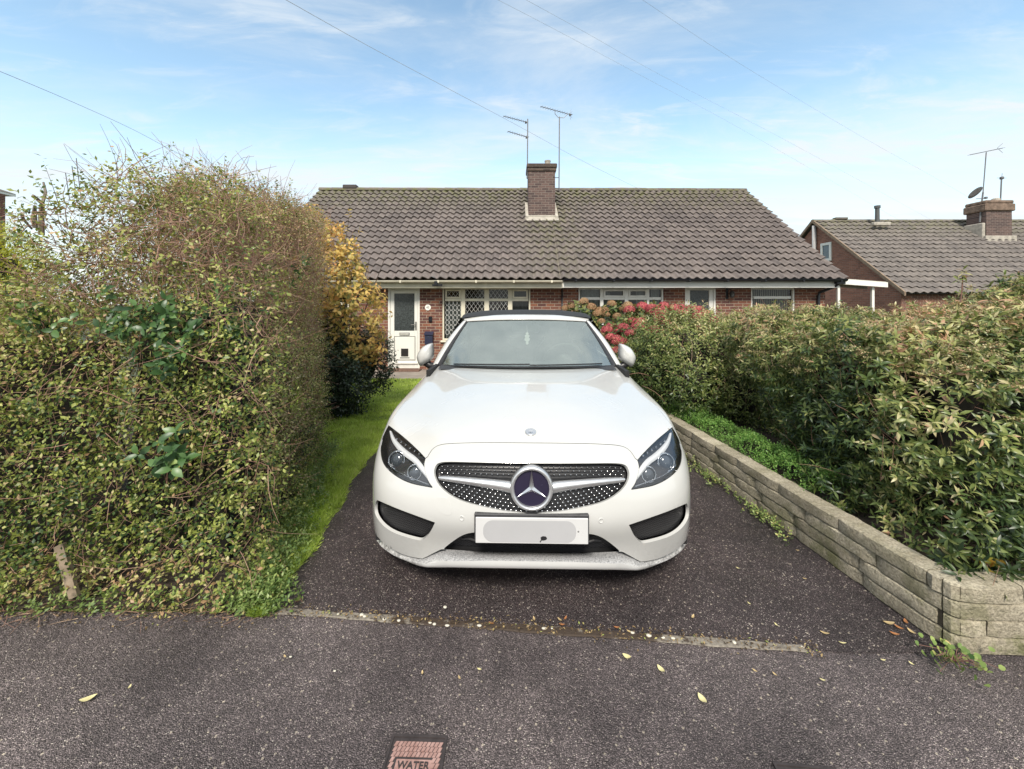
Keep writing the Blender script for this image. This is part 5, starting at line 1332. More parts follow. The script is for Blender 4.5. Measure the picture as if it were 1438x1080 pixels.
# --- far left house (edge of it only) and its roof
fh = thing('far_house', 'corner of a red brick house with white eaves at the far left', 'house', (-16.6, 13, FLOOR))
Yh = 13.0; YB = 19.0; xr_ = wx(7.5, YB)
m_ = MB(); m_.box(xr_-6, xr_, Yh, YB, -.6, wz(273, YB)); m_.build('wall', BRX, fh)
ze = wz(276, YB+.4); xe = wx(22, YB+.4)
m_ = MB(); m_.box(xe-7, xe-.02, Yh-.4, YB+.4, ze, ze+.02); m_.bbox(xe-7, xe, Yh-.43, Yh-.40, ze-.02, ze+.09, .004); m_.bbox(xe-.01, xe+.02, Yh-.43, YB+.4, ze-.02, ze+.09, .004); m_.build('eaves', FRAMEW, fh)
m_ = MB(); zt = ze+.1; m_.add([(xe+.04, Yh-.45, zt), (xe+.04, YB+.4, zt), (xe-3.2, YB-3, zt+1.5), (xe-3.2, Yh+3, zt+1.5), (xe-7, Yh-.45, zt), (xe-7, YB+.4, zt)], [(0, 1, 2, 3), (0, 3, 4), (1, 5, 2), (2, 5, 4, 3)]); m_.build('roof_slope', ROOF2, fh)
# --- overhead cables
WIREM = simple('cable', (.42, .47, .52), .6, .1)
def cable(label, pts, r=.006):
    pts = [W(*p) for p in pts]; A = np.array([tuple(p) for p in pts]); D_ = []
    for i in range(len(A)-1):
        p0 = A[max(i-1, 0)]; p1 = A[i]; p2 = A[i+1]; p3 = A[min(i+2, len(A)-1)]
        for k in range(8): t = k/8; D_.append(.5*(2*p1+(-p0+p2)*t+(2*p0-5*p1+4*p2-p3)*t*t+(-p0+3*p1-3*p2+p3)*t**3))
    D_.append(A[-1]); m_ = MB(); m_.tube([Vector(p) for p in D_], r, 5); tag(m_.build('overhead_cable', WIREM, smooth=True), label, 'cable', 'overhead cables')
cable('thickest overhead cable sagging from the top left to the ridge right of the chimney', [(395, -4, 5.5), (520, 66, 7.3), (640, 130, 9.2), (730, 178, 11), (820, 227, 12.8), (903, 268, 14.5)], .0042)
cable('left of the two faint cables running from the top centre to the neighbouring roof', [(690, -5, 5), (790, 47, 7), (900, 106, 10), (1060, 192, 14), (1262, 309, 20)], .0019)
cable('right of the two faint cables running from the top centre to the neighbouring roof', [(730, -5, 5), (830, 50, 7), (940, 112, 10), (1120, 206, 14), (1308, 309, 20.5)], .0019)
cable('faint cable ending behind the top of the left hedge', [(-20, 92, 5), (90, 138, 6.5), (185, 181, 8), (260, 220, 10), (340, 255, 12.5), (440, 280, 16)], .0038)
cable('thin cable coming down to the satellite dish from the upper left', [(895, -5, 6), (1040, 90, 9), (1200, 186, 13), (1310, 248, 16), (1376, 286, 18.5)], .0019)
# ================================================================= VEGETATION
def nz3(P, s=1.0, seed=0):
    r = np.random.default_rng(seed); out = np.zeros(len(P))
    for o in range(4):
        for _ in range(4):
            k = r.normal(0, 1, 3); k /= np.linalg.norm(k); out += np.sin(P@k*s*(2**o)*2.2 + r.uniform(0, 6.28))/(1.6**o)/4
    return out
def unit(A): return A/(np.linalg.norm(A, axis=-1, keepdims=True)+1e-9)
T_DIA = (np.array([(0,0,0),(-.5,.5,.10),(0,1,-.05),(.5,.5,.10),(0,.5,0)]), np.array([(0,4,1),(0,3,4),(1,4,2),(4,3,2)]))
T_LEAF = (np.array([(0,0,0),(-.42,.28,.12),(-.46,.6,.10),(0,1,-.16),(.46,.6,.10),(.42,.28,.12),(0,.3,.02),(0,.62,-.02)]),
          np.array([(0,6,1),(0,5,6),(1,6,7),(1,7,2),(6,5,4),(6,4,7),(2,7,3),(7,4,3)]))
T_ROUND = (np.array([(0,0,0),(-.5,.25,.12),(-.55,.65,.1),(-.2,1,.0),(.2,1,.0),(.55,.65,.1),(.5,.25,.12),(0,.5,-.02)]), np.array([(0,7,1),(1,7,2),(2,7,3),(3,7,4),(4,7,5),(5,7,6),(6,7,0)]))
def leaves(name, C, D, U, L, Wd, rnd, tpl, mat, parent=None, curl=0.0):
    n = len(C); tv, tf = tpl; D = unit(D); R = unit(np.cross(D, U)); N = np.cross(R, D)
    V = C[:, None, :] + R[:, None, :]*(tv[None, :, 0:1]*Wd[:, None, None]) + D[:, None, :]*(tv[None, :, 1:2]*L[:, None, None]) + N[:, None, :]*(tv[None, :, 2:3]*Wd[:, None, None] - curl*(tv[None, :, 1:2]**2)*L[:, None, None])
    Fc = (tf[None] + (np.arange(n)*len(tv))[:, None, None]).reshape(-1, 3)
    return mesh_obj(name, V.reshape(-1, 3), Fc, mat, parent, False, np.repeat(rnd, len(tv)))
def twigs(name, A, D, L, r, mat, parent=None, bend=.35, seg=4, rnd=None):
    n = len(A); d = unit(D); P = [A]; cur = A.copy(); b = unit(rng.normal(0, 1, (n, 3)))
    for k in range(seg):
        d = unit(d + b*bend/seg*1.6 + rng.normal(0, .10, (n, 3))); cur = cur + d*(L/seg)[:, None]; P.append(cur.copy())
    P = np.stack(P, 1); T = unit(np.gradient(P, axis=1)); u = unit(np.cross(T, np.array([.3, .5, .81]))); w = np.cross(T, u); V = []
    rad = r[:, None]*np.linspace(1, .35, seg+1)[None]
    for k in range(3):
        a = 2*math.pi*k/3; V.append(P + (u*math.cos(a)+w*math.sin(a))*rad[..., None])
    V = np.stack(V, 2).reshape(-1, 3); Fq = []
    for s in range(seg):
        for k in range(3): Fq.append((s*3+k, s*3+(k+1) % 3, (s+1)*3+(k+1) % 3, (s+1)*3+k))
    Fq = np.array(Fq)[None] + (np.arange(n)*(seg+1)*3)[:, None, None]
    at = np.repeat(rng.random(n) if rnd is None else rnd, (seg+1)*3)
    return mesh_obj(name, V, Fq.reshape(-1, 4), mat, parent, False, at), P
def shoot(P, D, L, k, ls, lw, ang=(50, 95), rb=.5, rs=.25, tipw=0.0):
    """leaves along shoots; returns C, D, U, L, W, rnd"""
    n = len(P); D = unit(D); a = unit(np.cross(D, rng.normal(0, 1, (n, 3)))); b = np.cross(D, a); out = [[] for _ in range(6)]
    rb = np.broadcast_to(rb, (n,)); ls = np.broadcast_to(ls, (n,)); ph = rng.uniform(0, 6.28, n)
    for j in range(k):
        t = (j+.5)/k; t = t**(1-tipw) if tipw else t; th = ph + j*2.4
        rad = a*np.cos(th)[:, None] + b*np.sin(th)[:, None]; al = np.radians(ang[1]+(ang[0]-ang[1])*t) + rng.normal(0, .22, n)
        d = D*np.cos(al)[:, None] + rad*np.sin(al)[:, None]; d[:, 2] -= .12
        d = unit(d); u = D - d*np.sum(D*d, 1, keepdims=True) + rng.normal(0, .25, (n, 3))
        sz = ls*rng.uniform(.65, 1.15, n)
        for o, v in zip(out, (P + D*(L*t)[:, None], d, u, sz, sz*lw*rng.uniform(.85, 1.15, n), np.clip(rb + .16*(t-.5) + rng.normal(0, rs*.5, n), 0, 1))): o.append(v)  # leaves lighten towards the tip, painting in highlights on the outer growth
    return [np.concatenate(o) for o in out]
def leaf_mat(name, stops, rough=.45, trans=.35, spec=.5):
    b = NB(name); r = b.attr(); c = b.ramp(r, stops); n = b.noise(3.0, 4, .6, b.obj())
    c = b.mix(1.0, c, b.mix(b.rng(n, .3, .7), (.72, .74, .70), (1.25, 1.22, 1.15)), 'MULTIPLY')
    p = b.n('ShaderNodeBsdfPrincipled'); b.put(p.inputs['Base Color'], c); p.inputs['Roughness'].default_value = rough; p.inputs['Specular IOR Level'].default_value = spec
    t = b.n('ShaderNodeBsdfTranslucent'); b.put(t.inputs[0], c); mx = b.n('ShaderNodeMixShader'); mx.inputs[0].default_value = trans
    b.L.new(p.outputs[0], mx.inputs[1]); b.L.new(t.outputs[0], mx.inputs[2]); b.L.new(mx.outputs[0], b.out.inputs[0]); return b.m
def bark_mat(name, stops): 
    b = NB(name); return b.bsdf(b.mix(b.math('MULTIPLY', b.noise(30, 4, .7, b.obj()), .6), b.ramp(b.attr(), stops), tuple(x*.5 for x in stops[0][1])), .85)
def poly_sdf(P, poly):
    """positive inside a convex ccw polygon"""
    d = np.full(len(P), 9.0)
    for i in range(len(poly)):
        a = np.array(poly[i]); b = np.array(poly[(i+1) % len(poly)]); t = (b-a)/np.linalg.norm(b-a); d = np.minimum(d, (P[:, 0]-a[0])*(-t[1]) + (P[:, 1]-a[1])*t[0])
    return d
def smin(a, b, k): h = np.clip(.5+.5*(b-a)/k, 0, 1); return b*(1-h)+a*h - k*h*(1-h)
def sample(f, lo, hi, n, dmax, power=1.0):
    """n random points with 0 < f < dmax, denser towards the surface; also outward normals"""
    out = []; tot = 0
    while tot < n:
        P = rng.uniform(lo, hi, (60000, 3)); d = f(P); keep = (d > 0) & (d < dmax) & (rng.random(len(P)) < (1-np.clip(d/dmax, 0, 1))**power + .04)
        out.append(P[keep]); tot += keep.sum()
    P = np.concatenate(out)[:n]; e = .03; g = np.stack([f(P-np.eye(3)[i]*e)-f(P+np.eye(3)[i]*e) for i in range(3)], 1)
    return P, unit(g+1e-6), f(P)
def core(name, rows, mat, parent):
    m_ = MB(); m_.grid(rows); return m_.build(name, mat, parent)
BARK = bark_mat('twig_bark', [(0, (.20, .105, .08)), (.5, (.42, .245, .175)), (1, (.58, .42, .29))])
DKB = bark_mat('branch_bark', [(0, (.055, .04, .03)), (1, (.12, .09, .065))])
CORE = simple('core_painted_shade', (.012, .011, .007), .95, .5, 30)  # near-black core colour standing in for shade deep in the foliage
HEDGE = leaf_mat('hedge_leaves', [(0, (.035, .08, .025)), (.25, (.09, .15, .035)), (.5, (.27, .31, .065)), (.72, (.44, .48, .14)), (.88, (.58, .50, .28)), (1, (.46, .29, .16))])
# ---- left hedge
PA = [(-2.25, 1.95), (-1.24, 1.95), (-2.42, 5.25), (-3.75, 5.25)]; PB = [(-4.6, 1.95), (-2.1, 1.95), (-2.2, 2.9), (-4.6, 2.9)]
def hA(P): return 2.09 + .115*(P[:, 1]-2) + .10*np.exp(-((P[:, 0]+2.0)**2)/.1)
def f_hedge(P):
    a = smin(smin(poly_sdf(P, PA), (hA(P)-P[:, 2]-.35*np.clip(-2.0-P[:, 0]-(P[:, 1]-1.95)*.45, 0, 1))*.9, .42), P[:, 2]+.25, .1); b = smin(smin(poly_sdf(P, PB), 1.50-P[:, 2], .3), P[:, 2]+.25, .1)
    return np.maximum(a, b) + .10*nz3(P, 1.1, 3) + .10*nz3(P, 4, 5)
hedge = thing('hedge', 'big overgrown tangled hedge with bare brown twigs on top left of the drive', 'hedge', (-2.1, 3.0, 0))
lo, hi = np.array([-4.7, 1.75, .0]), np.array([-1.1, 5.5, 2.85])
P, Nn, dd = sample(f_hedge, lo, hi, 46000, .26, 1.2)
Pi, Ni, di = sample(lambda P: np.where(P[:, 2] > 1.15, f_hedge(P)-.24, -1), lo, hi, 5000, .30, .5); P, Nn, dd = np.concatenate([P, Pi]), np.concatenate([Nn, Ni]), np.concatenate([dd, di])
vis = (Nn[:, 1] < .35) | (Nn[:, 2] > .3); P, Nn, dd = P[vis], Nn[vis], dd[vis]
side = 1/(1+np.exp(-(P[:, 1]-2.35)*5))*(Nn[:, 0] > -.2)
brown = 1/(1+np.exp(-((P[:, 2]-1.40-.28*nz3(P, 1.6, 9))*7)))/(1+np.exp(-(P[:, 0]+2.30)*10))
cresty = (hA(P)-P[:, 2]) < .22
kp = rng.random(len(P)) > brown*(1-.45*side)*np.where(cresty, .2, .70); Pl, Nl = P[kp], Nn[kp]; sd, bw_ = side[kp], brown[kp]
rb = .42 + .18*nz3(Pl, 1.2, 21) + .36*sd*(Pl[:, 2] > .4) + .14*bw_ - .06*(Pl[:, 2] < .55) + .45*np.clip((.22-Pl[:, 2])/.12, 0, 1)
dirs = unit(Nl*.8 + rng.normal(0, .5, Nl.shape) + np.array([0, 0, .45])); Ls = rng.uniform(.06, .15, len(Pl))
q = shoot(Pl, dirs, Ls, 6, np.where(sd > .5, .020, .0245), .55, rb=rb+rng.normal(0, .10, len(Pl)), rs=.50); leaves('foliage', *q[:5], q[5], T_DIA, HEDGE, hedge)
nt_ = 26000; Pt, Nt, dt = sample(f_hedge, lo, hi, nt_, .34, .8); br = 1/(1+np.exp(-((Pt[:, 2]-1.30-.28*nz3(Pt, 1.6, 9))*7)))
tw_keep = (rng.random(nt_) < (.26+.74*br)) & ((Nt[:, 1] < .35) | (Nt[:, 2] > .3)); Pt, Nt, br = Pt[tw_keep], Nt[tw_keep], br[tw_keep]
tang = unit(np.cross(Nt, rng.normal(0, 1, Nt.shape))); dr_ = unit(tang*1.0 + Nt*.10 + np.array([.15, 0, .12]) + rng.normal(0, .15, Nt.shape))
twigs('twigs', Pt, dr_, rng.uniform(.12, .36, len(Pt)), rng.uniform(.0011, .0030, len(Pt)), BARK, hedge, .9, 4, np.clip(.25+.6*rng.random(len(Pt)), 0, 1))
# crest sprays that stick up into the sky, with small leaves
Ps, Ns, ds_ = sample(lambda P: np.where((hA(P)-P[:, 2] < .30) & (P[:, 2] > 1.7), f_hedge(P), -1), np.array([-4.0, 1.75, 1.7]), hi, 420, .15, .5)
d_s = unit(Ns*.4+np.array([-.1, 0, .9])+rng.normal(0, .35, Ns.shape)); _, TP = twigs('crest_sprays', Ps, d_s, rng.uniform(.07, .19, len(Ps)), rng.uniform(.0012, .0022, len(Ps)), BARK, hedge, .6, 4)
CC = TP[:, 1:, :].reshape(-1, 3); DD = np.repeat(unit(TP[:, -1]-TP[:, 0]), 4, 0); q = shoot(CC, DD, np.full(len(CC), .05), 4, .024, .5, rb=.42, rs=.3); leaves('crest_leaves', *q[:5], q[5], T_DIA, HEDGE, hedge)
# structural branches inside
nb2 = 160; Pb, Nb, db_ = sample(lambda P: f_hedge(P)-.28, lo, hi, nb2, 9, .1); bs = Pb*np.array([1, 1, .2]); bs[:, 2] = rng.uniform(0, .5, nb2)
br_o, _ = twigs('branches', bs, unit(np.stack([rng.normal(0, .12, nb2), rng.normal(.05, .12, nb2), np.ones(nb2)], 1)), rng.uniform(.8, 1.5, nb2), rng.uniform(.004, .010, nb2), DKB, hedge, .25, 6)
m_ = MB()
for pts, r in (([(58, 330, 2.35), (58, 300, 2.33), (60, 285, 2.3)], .014), ([(58, 285, 2.3), (52, 279, 2.28), (46, 274, 2.25)], .009), ([(60, 284, 2.3), (64, 270, 2.32), (61, 256, 2.33)], .008), ([(49, 320, 2.4), (48, 300, 2.38), (49, 289, 2.36)], .012), ([(30, 300, 2.3), (33, 308, 2.32), (45, 322, 2.36)], .008)):
    m_.tube([W(*p) for p in pts], [r, r*.9, r*.6], 6)
m_.build('pruned_stubs', simple('grey_bark', (.20, .17, .14), .9, .3, 30), hedge)
m_ = MB()
for (x0, y0, x1, y1) in ((98, 262, 92, 243), (108, 262, 101, 233), (114, 262, 107, 222)): m_.tube([W(x0, y0+20, 2.5), W(x1, y1, 2.5)], .0022, 4)
m_.build('bare_canes', METAL, hedge)
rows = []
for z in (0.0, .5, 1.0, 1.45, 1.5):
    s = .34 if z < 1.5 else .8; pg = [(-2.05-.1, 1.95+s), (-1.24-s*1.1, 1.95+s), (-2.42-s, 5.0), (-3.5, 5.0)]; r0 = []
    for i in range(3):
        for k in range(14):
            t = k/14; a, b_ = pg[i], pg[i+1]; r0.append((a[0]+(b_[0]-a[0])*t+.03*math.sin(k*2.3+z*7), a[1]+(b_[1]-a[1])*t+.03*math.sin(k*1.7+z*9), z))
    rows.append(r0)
m_ = MB(); m_.grid(rows); m_.add(rows[-1], [tuple(range(len(rows[-1])))]); m_.quad((-4.7, 2.35, 0), (-2.3, 2.35, 0), (-2.3, 2.35, 1.25), (-4.7, 2.35, 1.25)); m_.build('shade_core', CORE, hedge)  # dark sheets inside the hedge, shade given as colour
# broad-leaved dark clumps growing in the hedge
EVG = leaf_mat('glossy_evergreen', [(0, (.03, .075, .03)), (.4, (.065, .14, .045)), (.75, (.14, .25, .08)), (1, (.30, .40, .13))], .38, .3)
cl = []
for (px, py, Z, n_, sp) in ((215, 450, 1.95, 22, .12), (235, 500, 1.93, 14, .08), (320, 462, 2.15, 9, .04), (235, 440, 1.92, 8, .04), (60, 462, 2.0, 9, .06), (422, 383, 3.3, 8, .06), (250, 640, 1.88, 14, .06), (170, 455, 2.0, 8, .04)):
    c = np.array(W(px, py, Z)); cl.append((c + rng.normal(0, sp, (n_, 3))*np.array([1, .35, .9])))
Pc = np.concatenate(cl); q = shoot(Pc, unit(np.array([.1, -.9, .5])+rng.normal(0, .4, Pc.shape)), np.full(len(Pc), .05), 5, .058, .52, (60, 95), rb=.38, rs=.4)
tag(leaves('climbing_shrub', *q[:5], q[5], T_LEAF, EVG, None, .15), 'clumps of larger glossy dark green leaves poking out of the tangled hedge', 'shrub')
# ---- stake at the hedge foot, soil litter
sk = MB(); sk.tube([W(105, 838, 1.93), W(84, 765, 1.95)], [.020, .022], 6); tag(sk.build('timber_stake', simple('weathered_wood', (.26, .20, .14), .9, .3, 20)), 'leaning weathered timber stake at the foot of the hedge', 'stake')

# ---- right-hand shrubs
SHR = leaf_mat('shrub_leaves', [(0, (.026, .052, .020)), (.3, (.075, .12, .035)), (.55, (.19, .235, .07)), (.75, (.38, .385, .15)), (.9, (.53, .46, .27)), (1, (.44, .26, .17))], .38, .3)
PC = [(2.08, 1.91), (5.2, 1.91), (5.2, 4.2), (2.45, 4.1), (2.02, 3.1)]
def f_big(P):
    h = 1.26 + .125*(P[:, 0]-2) + .07*np.sin(P[:, 0]*3.1+1)*np.sin(P[:, 1]*2.7)
    out = .04*np.exp(-((P[:, 2]-.8)**2)/.12)     # belly leaning over the wall
    return smin(smin(poly_sdf(P, PC)+out, h-P[:, 2], .25), P[:, 2]-.16, .12) + .15*nz3(P, 1.7, 31) + .08*nz3(P, 4.5, 32)
big = thing('large_shrub', 'largest shrub with long leaves and brown flower heads behind the block wall', 'shrub', (3.0, 2.7, .2))
lo, hi = np.array([1.6, 1.55, .2]), np.array([4.7, 4.4, 1.95])
P, Nn, dd = sample(f_big, lo, hi, 11500, .28, 1.2); k_ = (Nn[:, 1] < .45) | (Nn[:, 2] > .2); P, Nn = P[k_], Nn[k_]
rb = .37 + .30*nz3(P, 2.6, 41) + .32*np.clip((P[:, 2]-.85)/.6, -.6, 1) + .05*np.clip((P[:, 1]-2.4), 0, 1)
dirs = unit(Nn*.80 + rng.normal(0, .36, Nn.shape) + np.array([0, -.05, .45])); Ls = rng.uniform(.025, .075, len(P)); sz = np.clip(.047 + .010*nz3(P, 2, 42), .036, .07)
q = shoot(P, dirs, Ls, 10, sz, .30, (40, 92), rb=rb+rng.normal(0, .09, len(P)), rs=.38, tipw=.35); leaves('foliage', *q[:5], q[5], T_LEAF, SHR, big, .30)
# flower heads: flat clusters of tiny dry florets at the shoot tips
top = (P[:, 2] > .95) & (rng.random(len(P)) < .26); Pf = P[top] + dirs[top]*(Ls[top]+.012)[:, None]; nf = len(Pf)
off = rng.normal(0, 1, (nf, 34, 3))*np.array([.017, .017, .006]); Cf = (Pf[:, None, :]+off).reshape(-1, 3)
leaves('flower_heads', Cf, rng.normal(0, 1, Cf.shape)+np.array([0, 0, .8]), rng.normal(0, 1, Cf.shape), np.full(len(Cf), .010), np.full(len(Cf), .008), np.clip(.90+rng.normal(0, .07, len(Cf)), 0, 1), T_DIA, SHR, big)
nt_ = 900; Pt, Nt, _d = sample(f_big, lo, hi, nt_, .5, .3); twigs('stems', Pt-np.array([0, 0, .15]), unit(np.array([0, 0, 1.0])+Nt*.5+rng.normal(0, .25, Nt.shape)), rng.uniform(.15, .35, nt_), rng.uniform(.0015, .0035, nt_), BARK, big, .4, 4)
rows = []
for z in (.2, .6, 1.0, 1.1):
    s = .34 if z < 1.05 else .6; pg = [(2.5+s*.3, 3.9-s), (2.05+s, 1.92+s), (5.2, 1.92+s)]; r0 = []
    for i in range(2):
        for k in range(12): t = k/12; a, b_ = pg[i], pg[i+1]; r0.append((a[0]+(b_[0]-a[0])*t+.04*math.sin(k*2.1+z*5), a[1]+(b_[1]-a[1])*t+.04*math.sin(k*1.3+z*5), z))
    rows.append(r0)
core('shade_core', rows, CORE, big)  # dark core behind the leaves, painted as shade
# sprig above the top
tp = W(1352, 388, 2.9); twm = MB(); twm.tube([W(1349, 425, 2.9), W(1351, 405, 2.9), tp], .004, 5); twm.build('tall_stem', BARK, big)
q = shoot(np.array([tuple(tp), tuple(W(1350, 398, 2.9)), tuple(W(1352, 391, 2.9))]), np.array([(.1, 0, 1), (-.5, 0, .8), (.6, 0, .8)], float), np.array([.05, .05, .05]), 9, .045, .35, rb=.75, rs=.3); leaves('tall_stem_leaves', *q[:5], q[5], T_LEAF, SHR, big, .2)
def ell(c, r): 
    c = np.array(c); r = np.array(r); return lambda P: (1-np.linalg.norm((P-c)/r, axis=1))*r.min()
def bush(name, label, cat, parts, loc, n, mat, ls, lw, k, rb, seeds, dmax=.26, ang=(45, 92), up=.4, tpl=T_DIA, barkmat=None, rs=.3, stems=0, core_on=True, ztint=0.0, zmid=1.0, curl=.1, nzs=.09, ntw=.12, zmin=-.3, group=None):
    fs = [ell(*p) for p in parts]
    def f(P):
        d = fs[0](P)
        for g in fs[1:]: d = np.maximum(d, g(P))
        return np.where(P[:, 2] > zmin, d + nzs*nz3(P, 2.0, seeds), -1)
    lo = np.min([np.array(c)-np.array(r)-.15 for c, r in parts], 0); hi = np.max([np.array(c)+np.array(r)+.15 for c, r in parts], 0)
    t = thing(name, label, cat, loc, group=group)
    P, N_, _ = sample(f, lo, hi, n, dmax, 1.1); kk = (N_[:, 1] < .5) | (N_[:, 2] > .2); P, N_ = P[kk], N_[kk]
    dirs = unit(N_*.7 + rng.normal(0, .4, N_.shape) + np.array([0, 0, up])); Ls = rng.uniform(.6, 1.3, len(P))*ntw
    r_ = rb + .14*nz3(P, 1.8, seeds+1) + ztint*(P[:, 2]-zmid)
    q = shoot(P, dirs, Ls, k, ls, lw, ang, rb=r_, rs=rs); leaves('foliage', *q[:5], q[5], tpl, mat, t, curl)
    if stems:
        Pt, Nt, _d = sample(f, lo, hi, stems, .6, .3); twigs('stems', Pt, unit(np.array([0, 0, .7])+Nt*.5+rng.normal(0, .4, Nt.shape)), rng.uniform(.15, .4, stems), rng.uniform(.0015, .004, stems), barkmat or BARK, t, .5, 4)
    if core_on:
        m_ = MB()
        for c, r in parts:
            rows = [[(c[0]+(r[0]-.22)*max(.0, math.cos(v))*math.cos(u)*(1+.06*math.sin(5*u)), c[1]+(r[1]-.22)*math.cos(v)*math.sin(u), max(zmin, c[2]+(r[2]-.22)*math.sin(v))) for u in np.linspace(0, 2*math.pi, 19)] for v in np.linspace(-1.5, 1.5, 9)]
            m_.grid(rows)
        m_.build('shade_core', CORE, t)  # dark blobs painted as the bush's inner shade
    return t, f
bush('round_shrub', 'rounder small-leaved olive shrub between the red hydrangea and the largest shrub', 'shrub',
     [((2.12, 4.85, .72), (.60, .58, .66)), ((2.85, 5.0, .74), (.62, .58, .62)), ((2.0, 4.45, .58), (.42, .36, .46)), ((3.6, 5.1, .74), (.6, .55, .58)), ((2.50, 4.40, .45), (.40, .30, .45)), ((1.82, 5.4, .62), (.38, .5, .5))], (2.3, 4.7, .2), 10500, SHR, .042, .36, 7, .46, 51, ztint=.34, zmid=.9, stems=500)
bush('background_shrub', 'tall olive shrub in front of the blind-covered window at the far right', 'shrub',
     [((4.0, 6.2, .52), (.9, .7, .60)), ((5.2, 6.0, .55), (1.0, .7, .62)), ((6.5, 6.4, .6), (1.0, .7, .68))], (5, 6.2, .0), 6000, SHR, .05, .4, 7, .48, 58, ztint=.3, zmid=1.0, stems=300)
# hydrangeas
HYL = leaf_mat('hydrangea_leaves', [(0, (.03, .06, .02)), (.5, (.10, .15, .045)), (.8, (.26, .24, .08)), (1, (.33, .14, .07))], .5, .3)
PINK = leaf_mat('pink_florets', [(0, (.16, .02, .035)), (.35, (.36, .045, .07)), (.7, (.52, .11, .12)), (1, (.58, .26, .20))], .6, .25)
TANF = leaf_mat('faded_florets', [(0, (.16, .08, .04)), (.4, (.32, .17, .09)), (.75, (.45, .30, .17)), (1, (.38, .36, .18))], .7, .25)
def head_mesh(r, n, mat, name):
    g = (1+5**.5)/2; i = np.arange(n); z = 1-1.25*(i+.5)/n; th = 2*math.pi*i/g; s = np.sqrt(np.clip(1-z*z, 0, 1)); D = np.stack([s*np.cos(th), s*np.sin(th), z*.8], 1)
    lump = 1+.08*np.sin(D[:, 0]*9+1)*np.sin(D[:, 1]*8); C = D*r*lump[:, None]; U = unit(D)
    T = unit(np.cross(U, rng.normal(0, 1, U.shape))); a = []
    for k in range(3):
        an = 2.1*k; d = T*math.cos(an) + np.cross(U, T)*math.sin(an) + U*.25; a.append((C, d, U+rng.normal(0, .2, U.shape)))
    C = np.concatenate([x[0] for x in a]); D_ = np.concatenate([x[1] for x in a]); U_ = np.concatenate([x[2] for x in a])
    return leaves(name, C, D_, U_, np.full(len(C), .021), np.full(len(C), .018), np.clip(rng.normal(.5, .22, len(C)), 0, 1), T_DIA, mat, None)
def hydrangea(label, parts, loc, heads, mat, n, r, seeds):
    t, f = bush('hydrangea', label, 'hydrangea', parts, loc, n, HYL, .085, .62, 5, .5, seeds, tpl=T_LEAF, ntw=.10, nzs=.05)
    protos = [head_mesh(r, 95, mat, 'flower_head') for _ in range(3)]
    P, N_, d = sample(f, np.min([np.array(c)-np.array(q_)-.1 for c, q_ in parts], 0), np.max([np.array(c)+np.array(q_)+.1 for c, q_ in parts], 0), 4000, .05, 0)
    ok_ = (N_[:, 2] > -.05) & (N_[:, 1] < .5) & (P[:, 2] > heads[1]); P, N_ = P[ok_], N_[ok_]; sel = []
    for i in range(len(P)):
        if all(np.linalg.norm(P[i]-P[j]) > r*1.25 for j in sel): sel.append(i)
        if len(sel) >= heads[0]: break
    for n_, i in enumerate(sel):
        o = protos[n_] if n_ < 3 else protos[n_ % 3].copy()
        if n_ >= 3: scene.collection.objects.link(o)
        o.parent = t; o.location = Vector(P[i]+N_[i]*.05) - Vector(loc); o.rotation_euler = (random.uniform(-.4, .3), random.uniform(-.3, .3), random.uniform(0, 6)); o.scale = (random.uniform(.75, 1.15),)*3
    return t
hydrangea('red-pink hydrangea with domed flower heads beside the car mirror', [((2.15, 6.4, .87), (.62, .5, .50)), ((1.85, 5.95, .62), (.42, .45, .55)), ((2.75, 6.6, .92), (.62, .5, .48))], (2.1, 6.4, -.1), (75, .45), PINK, 900, .092, 61)
hydrangea('faded tan hydrangea to the left of the red-pink one', [((1.28, 7.3, .74), (.62, .5, .70)), ((1.95, 7.6, .78), (.5, .5, .68))], (1.4, 7.3, -.1), (48, .7), TANF, 700, .088, 64)
# ---- orange autumn shrub + dark evergreen beneath it, yellow conifer
ORG = leaf_mat('autumn_leaves', [(0, (.08, .11, .03)), (.25, (.26, .26, .08)), (.45, (.62, .48, .15)), (.7, (.78, .53, .17)), (1, (.56, .28, .12))], .5, .4)
t, f = bush('autumn_shrub', 'shrub with golden orange autumn leaves left of the white front door', 'shrub', [((-2.75, 6.1, 1.75), (.50, .5, .95)), ((-2.35, 6.0, 1.25), (.42, .42, .70)), ((-3.1, 6.2, 2.1), (.45, .45, .75))], (-2.6, 6.1, -.15), 1700, ORG, .075, .55, 5, .57, 71, tpl=T_LEAF, rs=.45, stems=420, core_on=False, dmax=.45, ang=(60, 110), up=.2, nzs=.12)
q = shoot(np.array([tuple(W(490, 306, 6)), tuple(W(486, 322, 6)), tuple(W(500, 330, 6))]), np.array([(0, 0, 1), (-.3, 0, .8), (.5, 0, .6)], float), np.array([.12, .1, .1]), 7, .07, .5, rb=.55, rs=.3); leaves('top_sprig', *q[:5], q[5], T_LEAF, ORG, t)
m_ = MB()
for i in range(7): a = -3.2+.15*i; m_.tube([(-2.7+.03*i, 6.1, -.2), (a, 6.1+.05*(i % 3), 1.2), (a-.1+.08*i, 6.1, 2.2)], [.014, .009, .004], 5)
m_.tube([tuple(W(478, 380, 6)), tuple(W(486, 335, 6)), tuple(W(490, 306, 6))], .004, 4); m_.build('main_stems', DKB, t)
DKG = leaf_mat('dark_evergreen', [(0, (.010, .022, .012)), (.5, (.03, .055, .025)), (.8, (.085, .11, .05)), (1, (.25, .24, .12))], .35, .15)
